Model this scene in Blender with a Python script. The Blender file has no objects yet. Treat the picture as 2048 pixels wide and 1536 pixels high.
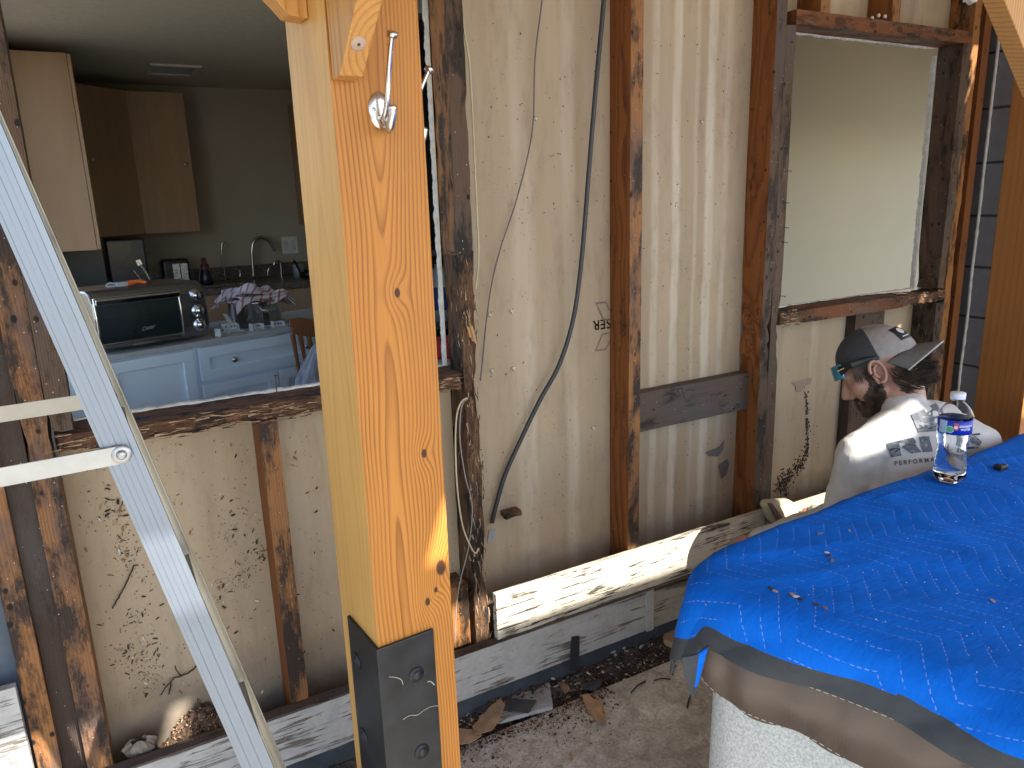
import bpy, bmesh, math, random
from mathutils import Vector, Matrix, noise
from mathutils.bvhtree import BVHTree
random.seed(7)
C = bpy.context.scene
R = math.radians
V = Vector
# ------------------------------------------------------------------ camera
CAMY, CAMZ, FPX = -1.65, 1.40, 1500.0          # eye 1.65 m from the stud faces, 1.40 m above the slab
ax = V((2776, -463, 1500)).normalized()        # wall direction (+X), in camera x right / y down / z forward
ad = V((203, 6032, 1500)); ad = (ad - ax * ad.dot(ax)).normalized()   # world down
an = ax.cross(ad) * 1.0
if an.z < 0: an = -an                          # into the house (+Y)
CAMP = V((0, CAMY, CAMZ))
def ray(px, py):
    d = V((px - 1024, py - 768, FPX))
    return V((d.dot(ax), d.dot(an), -d.dot(ad)))
def aty(px, py, y):
    r = ray(px, py); return CAMP + r * ((y - CAMY) / r.y)
def atz(px, py, z):
    r = ray(px, py); return CAMP + r * ((z - CAMZ) / r.z)
def atx(px, py, x):
    r = ray(px, py); return CAMP + r * (x / r.x)
cam = bpy.data.cameras.new('camera'); cam.lens = FPX / 2048 * 36; cam.sensor_width = 36
cam.clip_start = 0.02; cam.clip_end = 300
camo = bpy.data.objects.new('camera', cam); C.collection.objects.link(camo); C.camera = camo
right = V((ax.x, an.x, -ad.x)); up = -V((ax.y, an.y, -ad.y)); fwd = V((ax.z, an.z, -ad.z))
MC = Matrix((right, up, -fwd)).transposed().to_4x4(); MC.translation = CAMP
camo.matrix_world = MC
# ------------------------------------------------------------------ light
SUNV = V((0.37, -1.0, 1.0))                    # towards the sun
w = bpy.data.worlds.new('World'); C.world = w; w.use_nodes = True
wn = w.node_tree; wn.nodes.clear()
sky = wn.nodes.new('ShaderNodeTexSky'); sky.sky_type = 'NISHITA'; sky.sun_disc = False
sky.sun_elevation = math.atan2(SUNV.z, math.hypot(SUNV.x, SUNV.y)); sky.sun_rotation = math.atan2(SUNV.x, SUNV.y)
bg = wn.nodes.new('ShaderNodeBackground'); bg.inputs[1].default_value = 0.15
wo = wn.nodes.new('ShaderNodeOutputWorld')
wn.links.new(sky.outputs[0], bg.inputs[0]); wn.links.new(bg.outputs[0], wo.inputs[0])
sl = bpy.data.lights.new('sun', 'SUN'); sl.energy = 5.0; sl.angle = R(0.5); sl.color = (1.0, 0.95, 0.86)
so = bpy.data.objects.new('sun', sl); C.collection.objects.link(so)
so.rotation_euler = (-SUNV).to_track_quat('-Z', 'Y').to_euler(); so.location = (2, -8, 8)
C.view_settings.view_transform = 'Standard'; C.view_settings.look = 'None'
C.view_settings.exposure = 1.6; C.view_settings.gamma = 1; C.view_settings.use_curve_mapping = False
C.render.engine = 'CYCLES'; C.cycles.use_denoising = True
C.cycles.max_bounces = 10; C.cycles.diffuse_bounces = 5; C.cycles.glossy_bounces = 5; C.cycles.transmission_bounces = 10
C.cycles.transparent_max_bounces = 10; C.cycles.caustics_reflective = False; C.cycles.caustics_refractive = False
C.cycles.sample_clamp_indirect = 6

# ------------------------------------------------------------------ node helpers
class NT:
    def __init__(s, name):
        s.m = bpy.data.materials.new(name); s.m.use_nodes = True; s.t = s.m.node_tree; s.t.nodes.clear()
        s.out = s.n('ShaderNodeOutputMaterial')
    def n(s, typ, ins=None, **at):
        nd = s.t.nodes.new(typ)
        for k, v in at.items(): setattr(nd, k, v)
        for k, v in (ins or {}).items(): s.set(nd.inputs[k], v)
        return nd
    def set(s, sock, v):
        if isinstance(v, bpy.types.NodeSocket): s.t.links.new(v, sock)
        elif isinstance(v, (tuple, list)) and sock.type == 'RGBA': sock.default_value = (*v[:3], 1)
        elif isinstance(v, (tuple, list, Vector)): sock.default_value = v[:3]
        else: sock.default_value = v
    def ob(s): return s.n('ShaderNodeTexCoord').outputs['Object']
    def rnd(s): return s.n('ShaderNodeObjectInfo').outputs['Random']
    def sc(s, v, k): return s.n('ShaderNodeMapping', {0: v, 'Scale': k}).outputs[0]
    def mp(s, v, loc=(0, 0, 0), rot=(0, 0, 0), k=(1, 1, 1)): return s.n('ShaderNodeMapping', {0: v, 'Location': loc, 'Rotation': rot, 'Scale': k}).outputs[0]
    def noi(s, v, sc=1.0, det=3.0, ro=.55, dis=0.0, col=False):
        o = s.n('ShaderNodeTexNoise', {'Vector': v, 'Scale': sc, 'Detail': det, 'Roughness': ro, 'Distortion': dis}).outputs
        return o['Color'] if col else o['Fac']
    def vor(s, v, sc=1.0, feat='F1', out='Distance', rand=1.0):
        return s.n('ShaderNodeTexVoronoi', {'Vector': v, 'Scale': sc, 'Randomness': rand}, feature=feat).outputs[out]
    def ma(s, op, a, b=0.0, c=0.0, clamp=False):
        nd = s.n('ShaderNodeMath', {0: a, 1: b, 2: c}, operation=op); nd.use_clamp = clamp; return nd.outputs[0]
    def vm(s, op, a, b=(0, 0, 0), out=0):
        return s.n('ShaderNodeVectorMath', {0: a, 1: b}, operation=op).outputs[out]
    def vs(s, a, k):
        nd = s.n('ShaderNodeVectorMath', {0: a}, operation='SCALE'); s.set(nd.inputs['Scale'], k); return nd.outputs[0]
    def sep(s, v): return s.n('ShaderNodeSeparateXYZ', {0: v}).outputs
    def com(s, x, y, z): return s.n('ShaderNodeCombineXYZ', {0: x, 1: y, 2: z}).outputs[0]
    def st(s, v, a, b, lo=0.0, hi=1.0):
        nd = s.n('ShaderNodeMapRange', {0: v, 1: a, 2: b, 3: lo, 4: hi}); nd.clamp = True; return nd.outputs[0]
    def ramp(s, f, stops, interp='LINEAR'):
        nd = s.n('ShaderNodeValToRGB', {0: f}); cr = nd.color_ramp; cr.interpolation = interp
        while len(cr.elements) < len(stops): cr.elements.new(.5)
        for e, (p, c) in zip(cr.elements, stops):
            e.position = p; e.color = (*c, 1) if isinstance(c, (tuple, list)) else (c, c, c, 1)
        return nd.outputs[0]
    def mix(s, f, a, b, mode='MIX'):
        nd = s.n('ShaderNodeMix', {0: f, 6: a, 7: b}, data_type='RGBA', blend_type=mode); return nd.outputs[2]
    def bump(s, h, st=.3, d=.005, nrm=None):
        nd = s.n('ShaderNodeBump', {'Height': h, 'Strength': st, 'Distance': d})
        if nrm: s.set(nd.inputs['Normal'], nrm)
        return nd.outputs[0]
    def pr(s, col, rough=.6, nrm=None, **kw):
        nd = s.n('ShaderNodeBsdfPrincipled', {'Base Color': col, 'Roughness': rough})
        for k, v in kw.items(): s.set(nd.inputs[k.replace('_', ' ')], v)
        if nrm: s.set(nd.inputs['Normal'], nrm)
        s.t.links.new(nd.outputs[0], s.out.inputs[0]); return s.m
MATS = {}
def plain(name, col, rough=.6, metal=0.0, var=.12, scale=30.0, bump=.0, **kw):
    if name in MATS: return MATS[name]
    t = NT(name); o = t.ob(); n = t.noi(o, scale, 4)
    c = t.mix(t.st(n, .3, .7), tuple(x * (1 - var) for x in col), tuple(min(1, x * (1 + var)) for x in col))
    r = t.st(n, .2, .8, max(.02, rough - .06), min(1, rough + .06))
    MATS[name] = t.pr(c, r, t.bump(n, bump, .002) if bump else None, Metallic=metal, **kw); return MATS[name]

def wood(name, light, dark, axis='z', ring=.0055, wob=.02, cen=(.02, -.03), late=.8, dirt=.3, dirtcol=(.02, .015, .01),
         grey=0.0, greycol=(.16, .14, .12), bump=.35, rough=.62, knots=(), holes=.0, fib=.25, rc=.06, low=(7, 7, 1.1), flecks=0.0, bands=()):
    t = NT(name); o = t.ob(); rn = t.rnd()
    s = t.sep(o)
    if axis == 'x': o = t.com(s[2], s[1], s[0])
    if axis == 'y': o = t.com(s[0], s[2], s[1])
    off = t.vs(t.com(7.3, 3.1, 5.7), rn)
    on = t.vm('ADD', o, off)
    wv = t.vm('SUBTRACT', t.noi(t.sc(on, low), 1, 2, .5, col=True), (.5, .5, .5))
    wv = t.vs(wv, wob * 2)
    s2 = t.sep(t.vm('ADD', t.vm('SUBTRACT', o, (cen[0], cen[1], 0)), wv))
    x = t.ma('SUBTRACT', s2[0], t.ma('MULTIPLY', rn, rc)); y = t.ma('ADD', s2[1], t.ma('MULTIPLY', rn, rc * .6))
    r = t.ma('SQRT', t.ma('ADD', t.ma('MULTIPLY', x, x), t.ma('MULTIPLY', y, y)))
    kmask = None
    for (kx, ky, kz, kr) in knots:
        q = t.vm('MULTIPLY', t.vm('SUBTRACT', o, (kx, ky, kz)), (1, .35, .62))
        d = t.vm('LENGTH', q, out=1)
        e = t.ma('DIVIDE', d, kr * 2.6); e = t.ma('POWER', 2.718, t.ma('MULTIPLY', t.ma('MULTIPLY', e, e), -1))
        r = t.ma('ADD', r, t.ma('MULTIPLY', e, kr * 1.9))
        k = t.st(d, kr * .55, kr * .8, 1, 0); kmask = k if kmask is None else t.ma('MAXIMUM', kmask, k)
    f = t.ma('FRACT', t.ma('DIVIDE', r, ring))
    f2 = t.ramp(f, [(0, .15), (.45, .1), (.8, .75), (.9, 1.0), (.97, .55), (1, .15)])
    amp = t.st(t.noi(t.sc(on, (30, 30, 3)), 1, 2), .3, .7, .55, 1.0)
    fac = t.ma('MULTIPLY', t.ma('MULTIPLY', f2, late), amp)
    c = t.mix(fac, light, dark)
    fb = t.noi(t.sc(on, (420, 420, 9)), 1, 3, .6)
    c = t.mix(fib, c, t.ramp(fb, [(.3, .25), (.7, 1.0)]), 'MULTIPLY')
    tone = t.noi(t.sc(on, (5, 5, 1.5)), 1, 4)
    c = t.mix(t.st(tone, .35, .75, 0, .45), c, tuple(a * .45 + b * .25 for a, b in zip(light, dark)))
    h = t.ma('ADD', t.ma('MULTIPLY', f2, -.5), fb)
    if grey:
        g = t.noi(t.sc(on, (9, 9, 3)), 1, 5, .65)
        gm = t.st(g, .56 - grey * .22, .72 - grey * .22, 0, .85)
        c = t.mix(gm, c, t.mix(.5, greycol, t.mix(fb, (0.02, .02, .02), greycol)))
    if dirt:
        g = t.noi(t.sc(on, (16, 16, 5)), 1, 7, .75)
        gm = t.st(g, .64 - dirt * .2, .74 - dirt * .2, 0, .95)
        c = t.mix(gm, c, dirtcol); h = t.ma('SUBTRACT', h, t.ma('MULTIPLY', gm, .8))
    if holes:
        vd = t.vor(t.sc(on, (1, 1, .7)), 26)
        hm = t.st(vd, .05 + .05 * holes, .09 + .07 * holes, 1, 0)
        c = t.mix(hm, c, (.012, .01, .01)); h = t.ma('SUBTRACT', h, hm)
    if flecks:
        vd = t.vor(on, 60); hm = t.st(vd, .03 + .1 * flecks, .06 + .12 * flecks, 1, 0)
        c = t.mix(hm, c, (.55, .52, .46))
    if kmask is not None: c = t.mix(kmask, c, (.07, .028, .012))
    for (z0, z1, col, st_) in bands:        # planed stain of given height
        m_ = t.ma('MULTIPLY', t.st(t.sep(o)[2], z0, z0 + .1), t.st(t.sep(o)[2], z1 - .1, z1, 1, 0))
        m_ = t.ma('MULTIPLY', m_, t.st(t.noi(t.sc(on, (20, 20, 5)), 1, 5), .35, .6))
        c = t.mix(t.ma('MULTIPLY', m_, st_), c, col)
    MATS[name] = t.pr(c, rough, t.bump(h, bump, .002), Specular_IOR_Level=.3); return MATS[name]

def rotten(name, a, b, axis='z', black=.45, pale=.2, bump=1.0, palecol=(.45, .33, .2)):
    t = NT(name); o = t.ob(); s = t.sep(o)
    if axis == 'x': o = t.com(s[2], s[1], s[0])
    on = t.vm('ADD', o, t.vs(t.com(3.3, 9.1, 1.7), t.rnd()))
    st = t.sc(on, (70, 70, 11)); n1 = t.noi(st, 1, 6, .68, .6); n2 = t.noi(on, 34, 5, .7); n3 = t.noi(t.sc(on, (260, 260, 22)), 1, 3, .6)
    c = t.mix(t.st(n1, .35, .65), a, b)
    c = t.mix(t.st(n3, .35, .7, .0, .55), c, tuple(x * .35 for x in a))
    n4 = t.noi(t.sc(on, (22, 22, 9)), 1, 5, .7)
    c = t.mix(t.st(n4, .66 - black * .25, .74 - black * .25, 0, .95), c, (.012, .009, .007))
    n5 = t.noi(t.sc(on, (80, 80, 26)), 1, 4, .7)
    c = t.mix(t.st(n5, .72 - pale * .2, .76 - pale * .2, 0, .9), c, palecol)
    h = t.ma('ADD', t.ma('ADD', n1, t.ma('MULTIPLY', n3, .6)), n2)
    MATS[name] = t.pr(c, .85, t.bump(h, bump, .008)); return MATS[name]

# ------------------------------------------------------------------ mesh helpers
class MB:
    def __init__(s): s.v = []; s.f = []; s.mi = []; s.sm = []
    def add(s, vs, fs, mi=0, sm=False):
        b = len(s.v); s.v += [V(p) for p in vs]
        for f in fs: s.f.append([b + i for i in f]); s.mi.append(mi); s.sm.append(sm)
    def box(s, x0, x1, y0, y1, z0, z1, mi=0, M=None):
        vs = [V((x, y, z)) for x in (x0, x1) for y in (y0, y1) for z in (z0, z1)]
        if M is not None: vs = [M @ v for v in vs]
        s.add(vs, [(0, 1, 3, 2), (4, 6, 7, 5), (0, 4, 5, 1), (2, 3, 7, 6), (0, 2, 6, 4), (1, 5, 7, 3)], mi)
    def ngon(s, pts, n, mi=0):                   # extruded polygon, n = thickness vector
        k = len(pts); n = V(n); a = [V(p) for p in pts]; b = [p + n for p in a]
        s.add(a + b, [list(range(k))[::-1], list(range(k, 2 * k))] + [(i, (i + 1) % k, k + (i + 1) % k, k + i) for i in range(k)], mi)
    def tube(s, pts, r, seg=8, mi=0, cap=True):
        pts = [V(p) for p in pts]; rr = r if isinstance(r, (list, tuple)) else [r] * len(pts)
        vs = []; prev = None
        for i, p in enumerate(pts):
            d = (pts[min(i + 1, len(pts) - 1)] - pts[max(i - 1, 0)]).normalized()
            if prev is None:
                a = V((0, 0, 1)) if abs(d.z) < .9 else V((1, 0, 0)); u = d.cross(a).normalized()
            else: u = (prev - d * prev.dot(d)).normalized()
            prev = u; v = d.cross(u)
            vs += [p + (u * math.cos(2 * math.pi * k / seg) + v * math.sin(2 * math.pi * k / seg)) * rr[i] for k in range(seg)]
        fs = [(i * seg + k, i * seg + (k + 1) % seg, (i + 1) * seg + (k + 1) % seg, (i + 1) * seg + k) for i in range(len(pts) - 1) for k in range(seg)]
        s.add(vs, fs, mi, True)
        if cap: s.add(vs[:seg][::-1], [list(range(seg))], mi); s.add(vs[-seg:], [list(range(seg))], mi)
    def lathe(s, prof, c, axis=(0, 0, 1), seg=24, mi=0, wob=None):
        axis = V(axis).normalized(); a = V((1, 0, 0)) if abs(axis.x) < .9 else V((0, 1, 0))
        u = axis.cross(a).normalized(); v = axis.cross(u); c = V(c); vs = []
        for (r, h) in prof:
            for k in range(seg):
                t = 2 * math.pi * k / seg; q = r * (wob(t, h) if wob else 1)
                vs.append(c + axis * h + (u * math.cos(t) + v * math.sin(t)) * q)
        fs = [(i * seg + k, i * seg + (k + 1) % seg, (i + 1) * seg + (k + 1) % seg, (i + 1) * seg + k) for i in range(len(prof) - 1) for k in range(seg)]
        s.add(vs, fs, mi, True)
    def grid(s, fn, nu, nv, mi=0, sm=True):
        vs = [fn(i / nu, j / nv) for j in range(nv + 1) for i in range(nu + 1)]
        s.add(vs, [(j * (nu + 1) + i, j * (nu + 1) + i + 1, (j + 1) * (nu + 1) + i + 1, (j + 1) * (nu + 1) + i) for j in range(nv) for i in range(nu)], mi, sm)
    def rough(s, x0, x1, y0, y1, z0, z1, step=.02, amp=.003, freq=25, mi=0, eat=None, M=None, stretch=(1, 1, 1), sm=False):
        n = [max(1, int(round((b - a) / step))) for a, b in ((x0, x1), (y0, y1), (z0, z1))]
        idx = {}; vs = []; fs = []; sd = V((x0 * 3.1 + z1, y0 * 2.3, z0 * 1.7 + x1))
        cen = V(((x0 + x1) / 2, (y0 + y1) / 2, (z0 + z1) / 2))
        def vid(i, j, k):
            if (i, j, k) in idx: return idx[(i, j, k)]
            p = V((x0 + (x1 - x0) * i / n[0], y0 + (y1 - y0) * j / n[1], z0 + (z1 - z0) * k / n[2]))
            d = V(((i == n[0]) - (i == 0), (j == n[1]) - (j == 0), (k == n[2]) - (k == 0))).normalized()
            q = V((p.x * stretch[0], p.y * stretch[1], p.z * stretch[2]))
            h = noise.noise(q * freq + sd) * .7 + noise.noise(q * freq * 2.7 + sd) * .3
            e = eat(p) if eat else 0
            t = V((noise.noise(p * 31 + sd), noise.noise(p * 29 - sd), noise.noise(p * 37))) * amp * .4
            p2 = p + d * (h * amp - e * (1 + h)) + t
            if M is not None: p2 = M @ p2
            idx[(i, j, k)] = len(vs); vs.append(p2); return idx[(i, j, k)]
        for a in range(n[0]):
            for b in range(n[1]):
                fs.append((vid(a, b, 0), vid(a, b + 1, 0), vid(a + 1, b + 1, 0), vid(a + 1, b, 0)))
                fs.append((vid(a, b, n[2]), vid(a + 1, b, n[2]), vid(a + 1, b + 1, n[2]), vid(a, b + 1, n[2])))
        for a in range(n[0]):
            for b in range(n[2]):
                fs.append((vid(a, 0, b), vid(a + 1, 0, b), vid(a + 1, 0, b + 1), vid(a, 0, b + 1)))
                fs.append((vid(a, n[1], b), vid(a, n[1], b + 1), vid(a + 1, n[1], b + 1), vid(a + 1, n[1], b)))
        for a in range(n[1]):
            for b in range(n[2]):
                fs.append((vid(0, a, b), vid(0, a, b + 1), vid(0, a + 1, b + 1), vid(0, a + 1, b)))
                fs.append((vid(n[0], a, b), vid(n[0], a + 1, b), vid(n[0], a + 1, b + 1), vid(n[0], a, b + 1)))
        s.add(vs, fs, mi, sm)
    def build(s, name, mats, parent=None, loc=None, bevel=0, kind=None, smooth=False, seg=2):
        me = bpy.data.meshes.new(name)
        base = V(loc) if loc is not None else (root_loc(parent) if parent else V((0, 0, 0)))
        me.from_pydata([v - base for v in s.v], [], s.f); me.update()
        for m in (mats if isinstance(mats, (list, tuple)) else [mats]): me.materials.append(m)
        for p, mi, sm in zip(me.polygons, s.mi, s.sm): p.material_index = mi; p.use_smooth = sm or smooth
        o = bpy.data.objects.new(name, me); C.collection.objects.link(o)
        if parent: o.parent = parent
        elif loc is not None: o.location = base
        if bevel:
            b = o.modifiers.new('bevel', 'BEVEL'); b.width = bevel; b.segments = seg; b.limit_method = 'ANGLE'; b.angle_limit = R(40)
        if kind: o['kind'] = kind
        return o
def root_loc(o):
    while o.parent: o = o.parent
    return o.location.copy()
def tag(o, label, cat=None, group=None, kind=None):
    if label: o['label'] = label
    if cat: o['category'] = cat
    if group: o['group'] = group
    if kind: o['kind'] = kind
    return o
def thing(name, label, cat, loc=(0, 0, 0), group=None):
    o = bpy.data.objects.new(name, None); C.collection.objects.link(o); o.location = loc; o.empty_display_size = .1
    return tag(o, label, cat, group)
def smoothpts(pts, n=8):
    pts = [V(p) for p in pts]; out = []
    for i in range(len(pts) - 1):
        p0 = pts[max(i - 1, 0)]; p1 = pts[i]; p2 = pts[i + 1]; p3 = pts[min(i + 2, len(pts) - 1)]
        for k in range(n):
            t = k / n
            out.append(.5 * ((2 * p1) + (p2 - p0) * t + (2 * p0 - 5 * p1 + 4 * p2 - p3) * t * t + (3 * p1 - p0 - 3 * p2 + p3) * t ** 3))
    return out + [pts[-1]]
def textmesh(txt, size, bold=0.0, extr=.0004, shear=0, space=1.0, align='LEFT'):
    cu = bpy.data.curves.new('t', 'FONT'); cu.body = txt; cu.size = size; cu.extrude = extr; cu.offset = bold; cu.shear = shear
    cu.space_character = space; cu.align_x = align; cu.resolution_u = 3
    ob = bpy.data.objects.new('t', cu); C.collection.objects.link(ob)
    bpy.context.view_layer.update()
    me = bpy.data.meshes.new_from_object(ob.evaluated_get(bpy.context.evaluated_depsgraph_get()))
    vs = [v.co.copy() for v in me.vertices]; fs = [list(p.vertices) for p in me.polygons]
    bpy.data.objects.remove(ob); bpy.data.curves.remove(cu); bpy.data.meshes.remove(me)
    return vs, fs
def frame(o, x, y):                             # matrix from origin, x axis, y axis
    x = V(x).normalized(); z = x.cross(V(y)).normalized(); y = z.cross(x)
    m = Matrix((x, y, z)).transposed().to_4x4(); m.translation = V(o); return m
# ------------------------------------------------------------------ materials
def drywall_mat():
    t = NT('drywall_paper'); o = t.ob(); s = t.sep(o)
    on = o
    c = t.mix(t.st(t.noi(t.sc(on, (9, 9, .7)), 1, 4), .35, .65), (.335, .255, .165), (.41, .325, .225))
    # pale vertical wipe streaks
    z1 = t.noi(t.sc(on, (.0, .0, 2.2)), 1, 3)
    x = t.ma('ADD', s[0], t.ma('MULTIPLY', t.ma('SUBTRACT', z1, .5), .035))
    st = None
    for xc, w_, k in ((1.455, .014, .45), (1.535, .016, .75), (1.61, .008, .3), (1.665, .018, .75), (1.73, .012, .3), (1.01, .035, .3), (1.16, .022, .35), (2.18, .02, .3)):
        d = t.ma('ABSOLUTE', t.ma('SUBTRACT', x, xc)); q = t.st(d, w_ * .55, w_ * 1.25, k, 0)
        st = q if st is None else t.ma('MAXIMUM', st, q)
    st = t.ma('MULTIPLY', st, t.st(t.noi(t.sc(on, (30, 30, 2.5)), 1, 4), .3, .6, .3, .8))
    c = t.mix(st, c, (.62, .565, .47))
    # grime: vertical smudges, fine specks, dark lower edge
    g = t.noi(t.sc(on, (26, 26, 7)), 1, 6, .7)
    c = t.mix(t.st(g, .52, .78, 0, .45), c, (.17, .125, .085))
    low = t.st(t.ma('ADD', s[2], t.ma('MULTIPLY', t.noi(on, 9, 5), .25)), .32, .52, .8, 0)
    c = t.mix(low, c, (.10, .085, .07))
    md = t.ma('MULTIPLY', t.st(t.noi(on, 150, 4, .8), .60, .66), t.st(t.noi(t.sc(on, (6, 6, 5)), 1, 5, .7), .52, .62)); c = t.mix(t.ma('MULTIPLY', md, .75), c, (.05, .038, .03))
    v = t.vor(t.sc(on, (1, 1, .6)), 58); sel = t.noi(on, 11, 3)
    sp = t.ma('MULTIPLY', t.st(v, .05, .11, 1, 0), t.st(sel, .5, .56)); c = t.mix(t.ma('MULTIPLY', sp, .85), c, (.06, .04, .03))
    fl = t.ma('MULTIPLY', t.st(t.noi(t.sc(on, (40, 40, 16)), 1, 8, .8, 1.5), .7, .74), t.st(t.noi(on, 5, 2), .48, .6)); c = t.mix(t.ma('MULTIPLY', fl, .6), c, (.09, .07, .06))
    h = t.ma('ADD', t.noi(on, 14, 5), t.ma('MULTIPLY', t.noi(on, 240, 3), .25))
    MATS['dry'] = t.pr(c, .85, t.bump(h, .25, .004)); return MATS['dry']
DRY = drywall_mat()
GYP = plain('gypsum_edge', (.72, .71, .68), .9, var=.15, scale=60, bump=.5)
WALLP = plain('painted_wall', (.40, .35, .28), .7, var=.05, scale=3)
WALLR = plain('painted_room_wall', (.40, .37, .285), .7, var=.04, scale=2)
CEIL = plain('ceiling_paint', (.60, .55, .43), .85, var=.08, scale=40, bump=.15)
POST = wood('post_timber', (.58, .245, .048), (.19, .055, .012), ring=.0062, wob=.032, cen=(.055, .020), late=1.0, dirt=0, bump=.25, rough=.5, rc=0, fib=.2, low=(4, 4, 1.3),
            knots=((.078, 0, 1.265, .007), (.106, 0, 1.0, .007), (.124, 0, .79, .013), (.095, 0, .735, .007), (.112, 0, .752, .005)))
POSTS = wood('post_timber_sapwood_lit', (.78, .44, .13), (.56, .27, .07), ring=.0045, wob=.02, cen=(.3, .08), late=.55, dirt=0, bump=.2, rough=.5, rc=0, fib=.22)  # left face: sapwood yellow, with some sky brightness put into the colour
POST2 = wood('post_timber_brown', (.40, .16, .04), (.2, .07, .02), ring=.014, wob=.02, cen=(.2, .3), late=.5, dirt=0, bump=.2, rough=.5, fib=.25, rc=0, low=(3, 3, .6))
BRACE = wood('brace_timber', (.66, .34, .10), (.34, .12, .03), ring=.009, wob=.01, cen=(.03, -.05), late=.8, dirt=0, bump=.2, rough=.5)
SRED = wood('stud_red', (.29, .10, .026), (.075, .020, .006), ring=.0033, wob=.014, late=.9, dirt=.32, grey=0, bump=.5, holes=.25, flecks=.08)
SFACE = wood('stud_face', (.36, .165, .06), (.15, .06, .025), ring=.006, wob=.02, late=.6, dirt=.78, dirtcol=(.028, .020, .018), grey=.35, greycol=(.12, .085, .075), bump=.8, holes=1.1, flecks=.15)
SGREY = wood('stud_grey', (.145, .088, .055), (.05, .03, .02), ring=.004, wob=.012, late=.85, dirt=.6, grey=.3, greycol=(.12, .09, .075), bump=.9, holes=.8, flecks=.2)
SGREYX = wood('board_grey', (.12, .085, .07), (.045, .03, .025), axis='x', ring=.006, wob=.02, late=.7, dirt=.55, grey=.4, greycol=(.10, .085, .085), bump=.6, holes=.3, flecks=.12)
SREDX = wood('rail_red', (.22, .08, .028), (.08, .028, .012), axis='x', knots=((1.885, 0, 2.087, .022), (1.887, 0, 2.242, .015), (1.884, 0, 2.376, .014)), ring=.006, wob=.02, late=.7, dirt=.8, grey=.2, bump=.9, holes=.9, flecks=.2)
SOR = wood('stud_orange', (.40, .17, .05), (.16, .06, .02), ring=.006, wob=.02, late=.6, dirt=.8, grey=.15, greycol=(.2, .14, .1), bump=.8, holes=.9, flecks=.15)
ROTZ = rotten('rot_upright', (.075, .035, .016), (.20, .105, .048), black=.62, pale=.05)
ROTX = rotten('rot_sill', (.09, .04, .02), (.23, .105, .05), axis='x', black=.68, pale=.1)
ROTK = rotten('rot_black', (.07, .045, .03), (.15, .10, .065), black=.7, pale=.35)
BLACKP = plain('building_paper', (.022, .022, .026), .8, var=.4, scale=25, bump=.6)
DARKW = wood('dark_timber', (.075, .05, .04), (.03, .02, .017), ring=.004, dirt=.3, grey=.3, greycol=(.1, .085, .08), bump=.6, flecks=.12)

def paint_mat(name, white, under, cover, axisx=True, line=1.0):
    t = NT(name); o = t.ob(); sc_ = (5, 100, 100) if axisx else (60, 60, 2.2)
    n = t.noi(t.sc(o, sc_), 1, 7, .72, .5); n2 = t.noi(o, 9, 4); n3 = t.noi(t.sc(o, (5, 190, 190) if axisx else (190, 190, 5)), 1, 3)
    m = t.st(t.ma('ADD', t.ma('MULTIPLY', n, 1.0), t.ma('MULTIPLY', t.ma('SUBTRACT', n2, .5), .5)), cover - .02, cover + .03)
    u = t.mix(t.st(n3, .3, .7), tuple(a * .5 for a in under), under)
    wc = t.mix(t.st(t.noi(o, 22, 5, .7), .45, .75, 0, .6), white, tuple(a * .55 for a in white))
    c = t.mix(m, u, wc)
    sp = t.st(t.vor(o, 40), .04, .09, 1, 0); c = t.mix(t.ma('MULTIPLY', sp, .7), c, (.06, .045, .035))
    h = t.ma('ADD', t.ma('MULTIPLY', m, .8), t.ma('MULTIPLY', n3, .5))
    MATS[name] = t.pr(c, .7, t.bump(h, .7, .003)); return MATS[name]
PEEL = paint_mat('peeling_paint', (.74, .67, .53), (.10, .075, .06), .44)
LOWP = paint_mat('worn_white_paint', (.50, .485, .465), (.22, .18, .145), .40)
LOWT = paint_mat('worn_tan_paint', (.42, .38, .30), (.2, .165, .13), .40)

def slab_mat():
    t = NT('stained_concrete'); o = t.ob()
    a = t.noi(o, 4.5, 6, .65); b = t.noi(o, 15, 7, .72, .8); d = t.noi(o, 110, 4, .7)
    c = t.mix(t.st(a, .35, .65), (.61, .585, .52), (.80, .78, .71))
    c = t.mix(t.st(b, .46, .60, 0, .85), c, (.38, .33, .265))
    c = t.mix(t.st(t.noi(o, 2.6, 6, .7, 1.2), .46, .62, 0, .55), c, (.40, .36, .30))
    c = t.mix(t.st(t.noi(o, 7, 5, .7, 1.5), .55, .68, 0, .6), c, (.78, .76, .73))
    c = t.mix(t.st(d, .35, .7, .0, .5), c, (.12, .1, .085))
    sp = t.ma('MULTIPLY', t.st(t.vor(o, 75), .06, .13, 1, 0), t.st(t.noi(o, 6, 3), .5, .6)); c = t.mix(sp, c, (.07, .045, .03))
    MATS['slab'] = t.pr(c, .85, t.bump(t.ma('ADD', b, t.ma('MULTIPLY', d, .5)), .5, .004)); return MATS['slab']
SLAB = slab_mat()
def soil_mat():
    t = NT('soil'); o = t.ob(); a = t.noi(o, 20, 7, .7); d = t.noi(o, 160, 4, .7)
    c = t.mix(t.st(a, .4, .65), (.05, .042, .038), (.19, .14, .105)); c = t.mix(t.st(d, .5, .75, 0, .6), c, (.28, .23, .19))
    MATS['soil'] = t.pr(c, .9, t.bump(t.ma('ADD', a, d), 1, .01)); return MATS['soil']
SOIL = soil_mat()
STEM = plain('foundation', (.055, .065, .08), .8, var=.3, scale=18, bump=.6)
YARD = plain('yard_ground', (.34, .31, .25), .9, var=.3, scale=6, bump=.3)
BLOCKP = plain('grey_block_paint', (.17, .185, .21), .45, var=.1, scale=25, bump=.3)

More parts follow.
